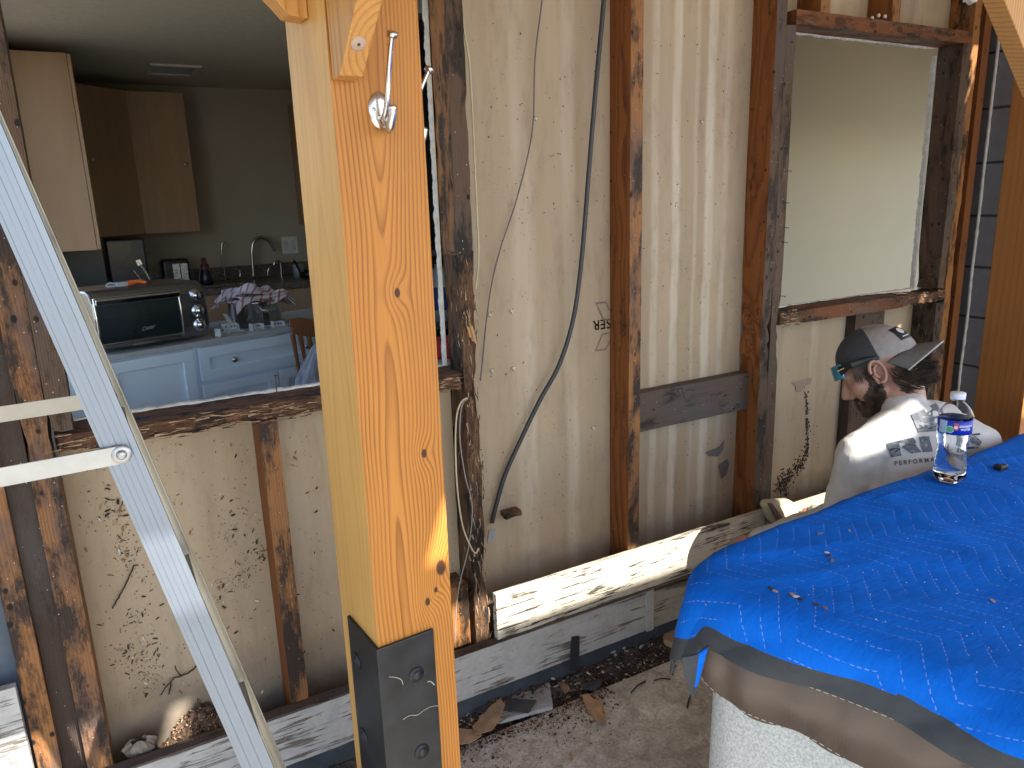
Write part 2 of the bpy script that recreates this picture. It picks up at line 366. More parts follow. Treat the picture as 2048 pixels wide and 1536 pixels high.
# ------------------------------------------------------------------ setting
m = MB(); m.box(-40, 40, -45, -6.2, -.12, -.02); m.build('ground', YARD, kind='structure')
m = MB()
def trench(u, v):
    x = -1.6 + 5.6 * u; y = -.16 + .27 * v
    return V((x, y, -.028 + .045 * max(0, (y + .09) / .09) * (y < .01) + .02 * noise.noise(V((x * 9, y * 9, 1))) + .012 * noise.noise(V((x * 40, y * 40, 3)))))
m.grid(trench, 330, 18); m.box(-1.6, 4, -.16, .11, -.3, -.12); tag(m.build('trench_soil', SOIL), None, kind='structure')
m = MB(); m.rough(-2.4, 4.6, -6.2, -.092, -.14, 0, step=.14, amp=.004, freq=2)
m.build('patio_slab', SLAB, kind='structure')
m = MB(); m.box(-9, -.32, .11, 6, -.2, -.05); m.box(-9, -2.4, -6.2, .11, -.2, -.04); m.box(-9, -1.1, .12, 5.9, -.0499, -.03, 1); m.box(4.6, 12, -6.2, .11, -.2, -.04); m.box(-2.4, -1.6, -.09, .11, -.2, -.05); m.build('side_ground', [SOIL, YARD], kind='structure')  # pale strip beyond the house side added to bounce sunlight indoors
m = MB(); m.box(-.29, 4.2, .0, .1, -.14, .10); m.build('foundation_wall', STEM, kind='structure')
# interior
m = MB(); m.box(-.40, -.371, .0, .35, -.1, 2.26); m.box(-.3705, -.2405, .05, .104, -.1, 2.26); m.box(-.40, -.371, 2.95, 4.7, -.1, 2.26); m.box(-.40, -.371, .35, 2.95, -.1, .75); m.build('side_cladding', plain('blue_grey_cladding', (.10, .13, .17), .7, bump=.3), kind='structure')  # left open in front of the added kitchen opening
m = MB(); m.box(-.29, 5.5, .1, 4.75, -.14, -.05); m.build('interior_floor', plain('floor_board', (.22, .15, .1), .5), kind='structure')
m = MB(); m.box(-.40, 5.6, .0, 4.75, 2.26, 2.34); m.build('ceiling', CEIL, kind='structure')
m = MB(); m.box(-.29, 1.95, 4.56, 4.66, -.05, 2.26); m.build('kitchen_back_wall', WALLP, kind='structure')
m = MB(); m.box(-.37, -.27, .105, .35, -.05, 2.26); m.box(-.37, -.27, 2.95, 4.66, -.05, 2.26); m.box(-.37, -.27, .35, 2.95, -.05, .75); m.box(-.37, -.27, .35, 2.95, 2.2, 2.26); m.build('kitchen_left_wall', WALLP, kind='structure')  # unseen window opening, added to brighten the kitchen
m = MB(); m.box(1.865, 1.95, .108, 4.56, -.05, 2.26); m.build('partition_wall', WALLP, kind='structure')
m = MB(); m.box(1.95, 5.5, 1.30, 1.4, -.05, 2.26); m.build('room_back_wall', WALLR, kind='structure')
m = MB(); m.box(5.4, 5.5, .106, .3, -.05, 2.26); m.box(5.4, 5.5, 1.25, 1.3, -.05, 2.26); m.box(5.4, 5.5, .3, 1.25, -.05, .7); m.box(5.4, 5.5, .3, 1.25, 2.1, 2.26); m.box(3.06, 5.5, .0, .105, -.05, .6); m.box(3.06, 5.5, .0, .105, 1.75, 2.26); m.box(3.06, 3.4, .0, .105, .6, 1.75)  # unseen openings added to let daylight into this room
m.build('room_right_wall', WALLR, kind='structure')

# ------------------------------------------------------------------ the stripped stud wall
W = thing('stud_wall', 'long exterior house wall stripped to bare rotted studs and drywall backs', 'wall')
ST = .041
def stud(x0, z0, z1, mats, y0=0.0, y1=.09, wd=ST, amp=.0012, label=None, eat=None, name='stud', step=.02):
    m = MB(); m.rough(x0, x0 + wd, y0, y1, z0, z1, step=step, amp=amp, freq=18, eat=eat, stretch=(1, 1, .35))
    if isinstance(mats, (list, tuple)):          # second material on the outer face only
        for i, f in enumerate(m.f):
            if all(abs(m.v[k].y - y0) < .012 for k in f): m.mi[i] = 1
    o = m.build(name, mats, W)
    if label: o['label'] = label
    return o
def rotfn(zc, zs, depth, side=None):
    def f(p):
        g = math.exp(-((p.z - zc) / zs) ** 2); n = .5 + .5 * noise.noise(V((p.x * 50, p.y * 50, p.z * 22)))
        return depth * g * n * n * 2
    return f
TOP = 2.255
# corner of the house (left)
stud(-.24, .10, TOP, [SFACE, SFACE], label='brown corner stud at the far left')
stud(-.1985, .10, TOP, DARKW, y0=.022, wd=.043, label='recessed black middle stud of the corner')
stud(-.155, .10, TOP, [SFACE, SFACE], wd=.047, label='pale brown corner stud beside the opening', eat=rotfn(.98, .1, .01))
stud(-.107, .985, TOP, [SGREY, SGREY], wd=.040, label='short grey trimmer stud with a rotted foot', eat=rotfn(.99, .03, .012), name='trimmer_stud')
stud(.277, .10, .942, [SRED, SFACE], label='cripple stud below the kitchen opening')
# stud A (rotten) with jack
def eatA(p):
    n = .5 + .5 * noise.noise(V((p.x * 38, p.y * 38, p.z * 15))); n2 = .5 + .5 * noise.noise(V((p.x * 9, p.y * 9, p.z * 7 + 5)))
    g = max(0, 1 - abs(p.z - .92) / .42); g2 = max(0, 1 - abs(p.z - .40) / .25)
    return (.018 * g + .014 * g2) * n * n2 * 2.2
stud(.7755, .10, 1.28, ROTZ, amp=.004, eat=eatA, step=.0085, wd=.044, label='badly rotted lower half of the stud beside the opening')
stud(.7760, 1.27, TOP, [SOR, SGREY], wd=.043, amp=.002, label='upper half of the stud beside the opening', eat=lambda p: .006 * max(0, noise.noise(V((p.x * 40, p.y * 40, p.z * 14)))), step=.010)
stud(.715, .222, .40, [SOR, SOR], wd=.05, y0=.012, label='orange stud stub under the rotted stud', name='stud_stub')
stud(1.2945, .10, TOP, [SRED, SFACE], label='middle stud with brown face and black nail stains')
stud(1.817, .10, TOP, [SRED, SGREY], label='stud to the left of the small window opening', eat=rotfn(.95, .12, .012))
stud(1.8582, .10, 1.86, [SGREY, SGREY], wd=.040, label='grey trimmer stud left of the small window opening', eat=rotfn(.97, .1, .014), name='trimmer_stud')
stud(2.729, 1.02, 1.865, [SGREY, SGREY], wd=.046, label='grey right jamb stud, rotted black at its foot', eat=rotfn(1.05, .08, .012), name='trimmer_stud')
stud(2.729, .10, .97, ROTK, wd=.046, label='black rotted stud below the right jamb', amp=.003)
stud(2.7755, .10, TOP, [SOR, SOR], wd=.040, label='orange stud right of the small window opening', eat=rotfn(1.15, .35, .006))
stud(2.8170, .10, TOP, DARKW, y0=.030, wd=.024, label='dark recess board between the corner studs')
stud(2.8412, .10, TOP, [SRED, SRED], wd=.040, label='brown corner stud at the right end')
stud(2.0, 1.905, TOP, [SRED, SFACE], y0=.001, label='cripple stud over the small window')
stud(2.33, 1.905, TOP, [SRED, SOR], label='cripple stud over the small window')
stud(2.34, .10, .975, [DARKW, SGREY], y0=.05, wd=.16, label='grey board behind the man')
# rails
def rail(name, x0, x1, z0, z1, mats, y0=0.0, y1=.09, eat=None, amp=.0015, label=None, step=.018):
    m = MB(); m.rough(x0, x1, y0, y1, z0, z1, step=step, amp=amp, freq=22, eat=eat, stretch=(.35, 1, 1))
    o = m.build(name, mats, W)
    if label: o['label'] = label
    return o
rail('window_header', 1.8985, 2.7755 - .001, 1.866, 1.905, SREDX, label='brown header over the small window with black knots')
rail('window_header', -.066, .7755, 1.87, 2.25, SREDX, label='header over the kitchen opening')
def eatS(p):
    n = .5 + .5 * noise.noise(V((p.x * 16, p.y * 40, p.z * 45))); g = max(0, .06 - p.y) / .06
    return .022 * n * g * (1 if p.z < .978 else .4)
rail('window_sill', -.107, .7755, .936, .982, ROTX, y0=-.006, eat=eatS, amp=.005, step=.009, label='long rotted kitchen opening sill')
def eatS2(p):
    e = max(0, 1 - abs(p.x - 1.93) / .12) + max(0, 1 - abs(p.x - 2.68) / .22); n = .5 + .5 * noise.noise(V((p.x * 30, p.y * 40, p.z * 45)))
    return .018 * n * e
m = MB(); m.rough(1.895, 2.7755, -.004, .09, .975, 1.018, step=.011, amp=.0025, freq=22, eat=eatS2, stretch=(.35, 1, 1))
for i, f in enumerate(m.f):
    cx_ = sum(m.v[k].x for k in f) / len(f)
    if cx_ < 2.02 or cx_ > 2.52: m.mi[i] = 1
o = m.build('window_sill', [SREDX, ROTX], W); o['label'] = 'small window sill, rotted at both ends'
rail('blocking_board', 1.337, 1.816, .706, .826, SGREYX, y0=.043, y1=.082, label='grey horizontal blocking board between two studs')
rail('bottom_plate', -.24, 2.88, .0985, .139, SGREYX, y0=.004, y1=.088)
# drywall backs
def dry(x0, x1, z0, z1, wav=.003, label=None):
    m = MB()
    def f(u, v):
        x = x0 + (x1 - x0) * u; z = z0 + (z1 - z0) * v
        return V((x, .0905 + wav * noise.noise(V((x * 3, 0, z * 2.4))) * min(1, 8 * min(u, 1 - u) + .1), z))
    m.grid(f, max(2, int((x1 - x0) / .03)), max(2, int((z1 - z0) / .03)))
    m.box(x0, x1, .096, .106, z0, z1, 1)
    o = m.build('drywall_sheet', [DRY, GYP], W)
    if label: o['label'] = label
dry(-.108, .28, .14, .94, label='drywall back in the lower left bay, littered with wood chips')
dry(.318, .78, .14, .94, label='drywall back behind the patio post, below the sill')
dry(.80, 1.30, .14, TOP, label='tall drywall back crossed by two hanging wires')
dry(1.33, 1.82, .14, TOP, label='tall drywall back with pale vertical streaks')
dry(1.85, 2.80, .14, .985, label='drywall back below the small window, behind the man')
dry(1.85, 2.80, 1.90, TOP, wav=.001, label='drywall strip above the small window')
dry(2.77, 2.92, .14, TOP, wav=.001)
def edge(name, pts, n=(0, .014, 0), amp=.003, wd=.006, label=None):
    """ragged broken gypsum edge following a line in the drywall plane"""
    m = MB(); a, b = V(pts[0]), V(pts[1]); L = (b - a).length; k = int(L / .006); d = (b - a) / k
    side = V((0, 0, 1)) if abs(d.x) > abs(d.z) else V((1, 0, 0))
    inn = V(pts[2])
    vs = []
    for i in range(k + 1):
        p = a + d * i; h = wd + amp * (noise.noise(p * 60) + .6 * noise.noise(p * 170))
        q = p + inn * max(.001, h)
        vs += [p, q, q + V(n), p + V(n)]
    fs = []
    for i in range(k):
        for j in range(4): fs.append((i * 4 + j, i * 4 + (j + 1) % 4, i * 4 + 4 + (j + 1) % 4, i * 4 + 4 + j))
    fs += [(0, 3, 2, 1), (k * 4, k * 4 + 1, k * 4 + 2, k * 4 + 3)]
    m.add(vs, fs); o = m.build(name, GYP, W); 
    if label: o['label'] = label
edge('drywall_edge', ((-.08, .0915, .980), (.775, .0915, .980), (0, 0, 1)), label='broken white drywall edge along the kitchen sill')
edge('drywall_edge', ((.7745, .0915, .985), (.7745, .0915, 2.2), (-1, 0, 0)), label='white drywall edge up the right side of the kitchen opening', wd=.007)
edge('drywall_edge', ((1.8995, .0915, 1.020), (1.8995, .0915, 1.55), (1, 0, 0)), wd=.006, label='white drywall edge at the left of the small window')
edge('drywall_edge', ((1.8995, .0915, 1.016), (2.728, .0915, 1.016), (0, 0, 1)), wd=.003, amp=.0025)
edge('drywall_edge', ((1.8995, .0915, 1.867), (2.728, .0915, 1.867), (0, 0, -1)), wd=.004, amp=.004)
edge('drywall_edge', ((2.728, .0915, 1.02), (2.728, .0915, 1.84), (-1, 0, 0)), wd=.010, amp=.005, label='chipped drywall edge at the right of the small window')
# trim boards
def board(name, x0, x1, z0, z1, y0, y1, mat, step=.02, amp=.0012, label=None, eat=None, M=None):
    m = MB(); m.rough(x0, x1, y0, y1, z0, z1, step=step, amp=amp, freq=14, stretch=(.3, 1, 1), eat=eat, M=M); o = m.build(name, mat, W)
    if label: o['label'] = label
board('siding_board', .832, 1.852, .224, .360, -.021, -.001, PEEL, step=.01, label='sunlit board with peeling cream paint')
board('siding_board', 1.856, 2.84, .21, .345, -.019, -.001, LOWT, label='tan painted board behind the man')
board('siding_board', -.62, .53, .086, .225, -.024, -.002, LOWP, label='white painted base board at the lower left')
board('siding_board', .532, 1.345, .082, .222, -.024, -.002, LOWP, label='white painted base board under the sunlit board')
board('siding_board', 1.372, 2.84, .08, .205, -.022, -.002, LOWT, label='tan base board at the right, dark with dirt')
board('siding_board', -.62, -.2455, .232, .490, -.020, -.002, LOWP, label='white painted board outside the left corner')
board('siding_batten', 1.3455, 1.3715, .082, .222, -.032, -.002, LOWP)
board('base_cap', .50, 1.86, .2225, .2235, -.034, -.002, SGREYX, step=.01)
board('base_cap', -.5, .53, .2255, .232, -.030, .0, SGREYX, step=.012)
# black sheathing paper left of the corner
# ------------------------------------------------------------------ return wall at the right
RW = thing('block_wall', 'grey painted block wall at right angles to the stud wall', 'wall', (2.9, 0, 0))
m = MB()
for i in range(13):
    z = -.05 + i * .19
    m.box(2.93, 3.05, -.30, .09, z + .004, z + .186)
m.build('block_course', BLOCKP, RW, bevel=.004)
m = MB(); m.box(2.936, 3.04, -.295, .088, -.05, 2.4); m.build('mortar', plain('mortar', (.05, .05, .055), .9), RW)
m = MB(); m.tube([(2.925, -.006 + .004 * noise.noise(V((z * 5, 0, 0))), z) for z in [i * .02 for i in range(5, 118)]], [.006 + .003 * noise.noise(V((z * .9, 0, 0))) for z in range(113)], 6)
m.build('caulk_bead', plain('caulk', (.55, .54, .5), .6, bump=.4), RW)
# ------------------------------------------------------------------ patio cover (unseen roof casts the shade; its gaps are placed to shape the sun patches)
PR = thing('patio_roof', 'board roof of the patio cover overhead, with narrow gaps letting sun through', 'roof', (0, -2.5, 2.6))
ZR = 2.60
holes = []
for a, b in ((-.42, -.10), (.045, .085), (.25, .292), (.66, 1.675), (1.848, 2.72)):
    holes.append((a + .84, b + .847, -2.38, -2.245))
def leak(xw, yw, zw, wx, wy):
    t = ZR - zw; holes.append((xw + .37 * t - wx / 2, xw + .37 * t + wx / 2 + .0074, yw - t - wy / 2 - .02, yw - t + wy / 2))
leak(2.797, 0, 1.84, .036, .045); leak(2.797, 0, 1.79, .020, .07); leak(2.790, 0, 1.72, .012, .09)
leak(2.605, .05, 1.02, .045, .045); leak(2.640, -.002, .995, .026, .035); leak(2.65, .09, .865, .012, .06)
xs = sorted({-1.7, 4.2} | {h[0] for h in holes} | {h[1] for h in holes}); ys = sorted({-3.3, .6} | {h[2] for h in holes} | {h[3] for h in holes})
m = MB(); m2 = MB()
for i in range(len(xs) - 1):
    for j in range(len(ys) - 1):
        cx, cy = (xs[i] + xs[i + 1]) / 2, (ys[j] + ys[j + 1]) / 2
        if any(h[0] < cx < h[1] and h[2] < cy < h[3] for h in holes): continue
        m.box(xs[i], xs[i + 1], ys[j], ys[j + 1], ZR, ZR + .02)
m.build('roof_deck', plain('roof_board', (.42, .27, .14), .7), PR)
for x in (-1.5, -1.0, 3.9): m2.box(x, x + .05, -3.25, -.3, 2.45, ZR - .001)
m2.build('rafter', BRACE, PR)

# ------------------------------------------------------------------ near post
PX, PY = .3286, 1.08 + CAMY
TH = R(4)
P1 = thing('patio_post', 'big orange timber patio post in the foreground with cathedral grain and a black steel foot', 'post', (PX, PY, 0))
P1.rotation_euler = (0, 0, TH)
PW, PD = .140, .168
def pbuild(m, name, mats, parent, **k):          # meshes given in post-local coordinates
    base = m.v; me = m; o = m.build(name, mats, None, **k); o.parent = parent; return o
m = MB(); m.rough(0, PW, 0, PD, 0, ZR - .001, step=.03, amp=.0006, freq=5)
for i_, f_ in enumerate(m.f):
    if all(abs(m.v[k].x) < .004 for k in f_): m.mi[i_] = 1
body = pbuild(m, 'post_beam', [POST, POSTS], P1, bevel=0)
# front brace: 4 cm thick, leaves the front face at z 1.565 and rises at 45 deg towards the camera
def brace(x0, x1, prof, name, plane='x', label=None):
    m = MB()
    if plane == 'x': m.ngon([V((x0, a, b)) for a, b in prof], (x1 - x0, 0, 0))
    else: m.ngon([V((a, x0, b)) for a, b in prof], (0, x1 - x0, 0))
    o = pbuild(m, name, BRACE, P1, bevel=.002)
    if label: o['label'] = label
    return o
fb = brace(.002, .036, [(-.001, 1.565), (-.030, 1.567), (-.50, 2.04), (-.50, 2.16), (-.001, 1.665)], 'knee_brace', label='knee brace on the front face with a round wooden plug')
brace(.062, .102, [(-.001, 1.655), (-.028, 1.657), (-.55, 2.18), (-.55, 2.30), (-.001, 1.75)], 'knee_brace', plane='y', label='knee brace rising to the left')
brace(.062, .102, [(.141, 1.70), (.168, 1.702), (.69, 2.22), (.69, 2.34), (.141, 1.80)], 'knee_brace', plane='y', label='knee brace rising to the right')
m = MB(); pt = V((.027, -.075, 1.612))
nrm = V((0, -.71, -.71)); pc = V((.0175, -.0645, 1.602))
m.lathe([(0, .002), (.009, .002), (.0105, .0008), (.0105, -.003)], pc, nrm, 20); m.lathe([(0, .0024), (.0022, .0024), (.0022, .001)], pc, nrm, 8, 1)
pbuild(m, 'wood_plug', [plain('plug_wood', (.45, .33, .25), .7), plain('plug_dark', (.06, .04, .03), .8)], P1)
STEEL = plain('black_steel', (.022, .023, .026), .42, .35, var=.35, scale=22, bump=.15)
m = MB(); T = .006
m.ngon([(-T, -T, 0), (.100, -T, 0), (.100, 0 - .0005, 0), (-.0005, -.0005, 0), (-.0005, .125, 0), (-T, .125, 0)], (0, 0, .684))
brk = pbuild(m, 'post_bracket', STEEL, P1, bevel=.0015)
def bolt(c, n):
    m = MB(); m.lathe([(0, .0065), (.005, .006), (.0085, .0035), (.0088, .0022), (.014, .002), (.0145, .0005), (.0145, -.002)], c, n, 24)
    o = pbuild(m, 'bolt', STEEL, brk)
for z in (.610, .455, .30, .15): bolt((.062, -T, z), (0, -1, 0)); bolt((-T, .094, z), (-1, 0, 0))
m = MB()
for (a, b, r) in (((-.002, .015), (.004, .02), .0006), ): pass
pts = smoothpts([(.03 + i * .014, -T - .0008, .535 + .003 * math.sin(i * 2.2)) for i in range(6)], 4); m.tube(pts, .0005, 4)
pts = smoothpts([(.012, -T - .0008, .627), (.022, -T - .0008, .622), (.033, -T - .0008, .613), (.036, -T - .0008, .602)], 4); m.tube(pts, .0006, 4)
pts = smoothpts([(.082, -T - .0008, .588), (.088, -T - .0008, .586), (.094, -T - .0008, .577)], 4); m.tube(pts, .0009, 4)
o = pbuild(m, 'wood_shaving', plain('shaving', (.55, .5, .38), .8), P1); o['kind'] = 'stuff'
# coat hooks
NICKEL = plain('brushed_nickel', (.62, .60, .57), .28, 1.0, var=.06, scale=80)
def hook(name, label, M):
    h = thing(name, label, 'coat hook', M.translation)
    def bb(m, nm):
        m.v = [M @ v for v in m.v]; return m.build(nm, NICKEL, h)
    m = MB(); m.lathe([(0, .004), (.010, .0036), (.0165, .002), (.0175, 0)], (0, 0, 0), (0, -1, 0), 28); m.v = [V((v.x, v.y, v.z * 1.45)) for v in m.v]
    bb(m, 'hook_plate')
    m = MB(); pts = smoothpts([(0, -.003, -.012), (0, -.016, -.008), (.001, -.026, .012), (.002, -.032, .04), (.001, -.044, .066), (0, -.056, .088)], 6)
    m.tube(pts, [.0046 - .0012 * i / len(pts) for i in range(len(pts))], 10); m.lathe([(0, 0), (.0072, .0005), (.0075, .0045), (.0072, .0075), (0, .008)], pts[-1] - V((0, 0, .001)), (0, -.45, .9), 18)
    bb(m, 'upper_prong')
    m = MB(); pts = smoothpts([(0, -.004, -.016), (0, -.016, -.027), (.0, -.030, -.026), (.0, -.040, -.012), (.0, -.043, .003)], 6)
    m.tube(pts, [.006] * (len(pts) - 3) + [.0065, .006, .004], 10); bb(m, 'lower_prong')
    m = MB()
    for s in (-1, 1): m.lathe([(0, .0050), (.0025, .0045), (.0028, .003)], (s * .0105, 0, .001), (0, -1, 0), 10)
    bb(m, 'screw')
ML = Matrix.Translation((PX, PY, 0)) @ Matrix.Rotation(TH, 4, 'Z')
hook('coat_hook', 'brushed nickel double coat hook on the front of the post', ML @ Matrix.Translation((.070, -.0005, 1.528)))
hook('coat_hook', 'brushed nickel double coat hook jutting past the right side of the post', ML @ Matrix.Translation((PW + .0005, .085, 1.512)) @ Matrix.Rotation(R(90), 4, 'Z'))
# far post
P2 = thing('patio_post', 'plain brown timber post at the right edge behind the covered tub', 'post', (2.55, -.425, 0))
m = MB(); m.box(2.55, 2.69, -.425, -.274, 0, ZR - .001); m.build('post_beam', POST2, P2, bevel=.003)
m = MB(); m.ngon([(2.60, -.4255, 1.66), (2.60, -.46, 1.66), (2.60, -1.05, 2.40), (2.60, -1.05, 2.55), (2.60, -.4255, 1.80)], (.045, 0, 0)); m.build('knee_brace', BRACE, P2, bevel=.002)
m = MB(); pA, pB = aty(2012, -20, -.60), aty(2062, 130, -.60)
m.ngon([aty(1993, -40, -.62), aty(2085, 190, -.62), aty(2190, 190, -.62), aty(2090, -40, -.62)], (0, .045, 0)); o = m.build('knee_brace', BRACE, P2, bevel=.002); o['label'] = 'diagonal brace crossing the top right corner'

# ------------------------------------------------------------------ step ladder
ALU = plain('aluminium', (.21, .245, .30), .42, .8, var=.05, scale=12)
ALU2 = plain('aluminium_dull', (.33, .315, .275), .46, .85, var=.08, scale=25)
ZINC = plain('zinc_strap', (.38, .39, .39), .40, .85, var=.1, scale=30)
L1 = thing('step_ladder', 'open aluminium step ladder standing at the left', 'ladder', (.25, -.5, 0))
def rail3(name, pt, pb, wd, y, dep, mat, label=None):
    a = V((pt.x, y, pt.z)); b = V((pb.x, y, pb.z)); d = (b - a).normalized()
    b = b + d * ((b.z - .0) / -d.z); a = a - d * .35; s = V((-d.z, 0, d.x)); s = s if s.x > 0 else -s
    h = wd / 2; t = .0016; Y = V((0, 1, 0)) * dep
    # channel with ribbed web
    prof = []
    ws = [-1, -.8, -.76, -.45, -.4, -.1, -.05, .25, .3, .6, .65, 1]; rb = [0, 0, .0005, .0005, 0, 0, .0005, .0005, 0, 0, .0005, 0]
    m = MB(); vs = []
    sec = [(-h, dep)] + [(w_ * h, -r_) for w_, r_ in zip(ws, rb)] + [(h, dep), (h - t, dep)] + [(h - t, t)] + [(-h + t, t), (-h + t, dep)]
    n = len(sec)
    for p in (a, b): vs += [p + s * q[0] + V((0, q[1], 0)) for q in sec]
    m.add(vs, [(i, (i + 1) % n, n + (i + 1) % n, n + i) for i in range(n)])
    o = m.build(name, mat, L1)
    if label: o['label'] = label
    return a, b, s
nA, nB, nS = rail3('rail', aty(-26, 285, -.63), aty(516, 1536, -.63), (.039), -.63, .022, ALU, 'near side rail')
# flange strip on the near rail (cream side) and far rail
f1, f2 = aty(101, 525, -.33), aty(548, 1536, -.33)
fA, fB, fS = rail3('rail', f1, f2, .040, -.33, -.02, ALU2, 'far side rail')
for i in range(1, 7):
    z = i * .27; t = (z - nB.z) / (nA.z - nB.z); p = nB.lerp(nA, t); q = fB.lerp(fA, (z - fB.z) / (fA.z - fB.z))
    m = MB(); m.ngon([p + V((-.010, .024, 0)), p + V((.010, .024, 0)), q + V((.010, -.022, 0)), q + V((-.010, -.022, 0))], (0, 0, .02)); m.build('step', ALU2, L1, bevel=.001)
def strap(p0, p1, w_, mat, rounded=True, tilt=0, label=None):
    d = (p1 - p0).normalized(); s = V((-d.z, 0, d.x)); pts = []
    n = 14; h = w_ / 2
    for k in range(n + 1):
        a = -math.pi / 2 + math.pi * k / n; pts.append(p1 + d * math.cos(a) * h + s * math.sin(a) * h)
    for k in range(n + 1):
        a = math.pi / 2 + math.pi * k / n; pts.append(p0 + d * math.cos(a) * h + s * math.sin(a) * h)
    m = MB(); m.ngon(pts, (0, -.002, 0)); o = m.build('spreader_bar', mat, L1, bevel=.0006); o['label'] = label
    return o
s1 = aty(243, 909, -.634); s0 = aty(-260, 1003, -.634)
sp1 = strap(s0, s1, .0235, ZINC, label='near spreader bar with a rivet')
m = MB(); m.lathe([(0, .004), (.004, .0038), (.0058, .002), (.0062, 0)], s1 + V((0, -.002, 0)), (0, -1, 0), 24); m.lathe([(.0062, .0), (.0115, .0002), (.0118, -.0006)], s1 + V((0, -.0022, 0)), (0, -1, 0), 30); m.build('rivet', ZINC, sp1)
s3 = aty(175, 802, -.345); s2 = aty(-220, 862, -.345)
sp2 = strap(s2, s3, .0245, ALU2, label='far spreader bar')
m = MB(); p = aty(228, 791, -.352); m.lathe([(0, .004), (.0035, .0036), (.005, .0)], p, (0, -1, 0), 18); m.build('rivet', ZINC, L1)
# corner brace behind the near rail
if 0: g = [aty(255, 832, -.345), aty(281, 826, -.345), aty(330, 1000, -.36), aty(420, 1250, -.38), aty(404, 1262, -.38), aty(300, 1010, -.36)]
if 0: m = MB(); m.ngon([g[0], g[1], aty(352, 1080, -.352), aty(473, 1300, -.352), aty(440, 1250, -.352)], (0, -.0015, 0)); o = m.build('corner_brace', ALU, L1)
# rear legs (mostly outside the frame)
for y in (-.63, -.33):
    m = MB(); a = V((-.30, y, 1.9)); b = V((-.72, y, 0))
    m.ngon([b + V((-.015, 0, 0)), b + V((.015, 0, 0)), a + V((.015, 0, 0)), a + V((-.015, 0, 0))], (0, .02, 0)); m.build('rear_leg', ALU, L1)

# ------------------------------------------------------------------ hot tub, cover, blanket
ctrl = [(.97, -1.25), (.955, -1.15), (.925, -1.05), (.895, -.97), (.855, -.88), (.84, -.81), (.862, -.752), (.93, -.715), (1.12, -.69), (1.4, -.675), (1.75, -.67), (2.12, -.645),
        (2.38, -.63), (2.52, -.70), (2.58, -.85), (2.6, -1.6), (2.55, -2.25), (2.4, -2.42), (1.7, -2.5), (1.2, -2.4), (1.03, -2.2), (.99, -1.7)]
def closed(pts, n):
    k = len(pts); pts3 = [V((*p, 0)) for p in pts]; out = []
    for i in range(k):
        p0, p1, p2, p3 = pts3[i - 1], pts3[i], pts3[(i + 1) % k], pts3[(i + 2) % k]
        for j in range(n):
            t = j / n
            out.append(.5 * ((2 * p1) + (p2 - p0) * t + (2 * p0 - 5 * p1 + 4 * p2 - p3) * t * t + (3 * p1 - p0 - 3 * p2 + p3) * t ** 3))
    return out
OUT = closed(ctrl, 60); NO = len(OUT)
ONRM = []
for i in range(NO):
    d = OUT[(i + 3) % NO] - OUT[i - 3]; ONRM.append(V((-d.y, d.x, 0)).normalized())
cen = V((1.7, -1.5, 0))
if (OUT[0] - cen).dot(ONRM[0]) < 0: ONRM = [-n for n in ONRM]
from mathutils.kdtree import KDTree
KD = KDTree(NO)
for i, p in enumerate(OUT): KD.insert(p, i)
KD.balance()
ZT = .735
def ringbands(m, rings, mi=0, step=4, capz=None):
    idx = list(range(0, NO, step)); n = len(idx); vs = []
    for (off, z) in rings:
        for i in idx:
            o_ = off(i) if callable(off) else off; z_ = z(i) if callable(z) else z
            vs.append(V((OUT[i].x + ONRM[i].x * o_, OUT[i].y + ONRM[i].y * o_, z_)))
    m.add(vs, [(r * n + k, r * n + (k + 1) % n, (r + 1) * n + (k + 1) % n, (r + 1) * n + k) for r in range(len(rings) - 1) for k in range(n)], mi, True)
    if capz is not None: m.add(vs[:n], [list(range(n))], mi)
VINYL = plain('brown_vinyl', (.135, .098, .078), .38, var=.10, scale=6, bump=.0)
t = NT('brown_vinyl2'); o_ = t.ob(); nz = t.noi(o_, 5, 3); fine = t.vor(o_, 420)
VINYL = t.pr(t.mix(t.st(nz, .3, .7), (.085, .060, .048), (.125, .092, .072)), t.st(nz, .3, .7, .36, .5), t.bump(t.ma('ADD', fine, t.ma('MULTIPLY', t.noi(o_, 14, 4), 2)), .12, .003))
t = NT('speckled_shell'); o_ = t.ob(); sp = t.noi(o_, 210, 3, .7)
SHELL = t.pr(t.mix(t.st(sp, .38, .62), (.33, .35, .345), (.56, .575, .56)), .5, t.bump(sp, .1, .001))
TUB = thing('hot_tub', 'pale grey speckled hot tub under a brown vinyl cover', 'hot tub', (1.7, -1.5, 0))
m = MB(); ringbands(m, [(-.034, .66), (-.032, .5), (-.028, .25), (-.022, 0.002)], capz=1); m.build('tub_shell', SHELL, TUB)
m = MB()
def sk(i): return .52 + .05 * max(0, math.cos((i - 300) / NO * 2 * math.pi * 3)) + .006 * math.sin(i * .03)
hemz = lambda i: .565 - .03 * min(1, abs(i - 330) / 200) + .004 * math.sin(i * .045)
ringbands(m, [(-.05, ZT), (-.012, ZT - .004), (.0, ZT - .02), (.004, ZT - .07), (.0025, .652), (.006, .645), (lambda i: .004 + .006 * math.sin(i * .11), .61), (lambda i: .002 + .005 * math.sin(i * .09), hemz), (-.006, hemz)], capz=1)
cov = m.build('tub_cover', VINYL, TUB)
THREAD = plain('thread', (.62, .58, .5), .8)
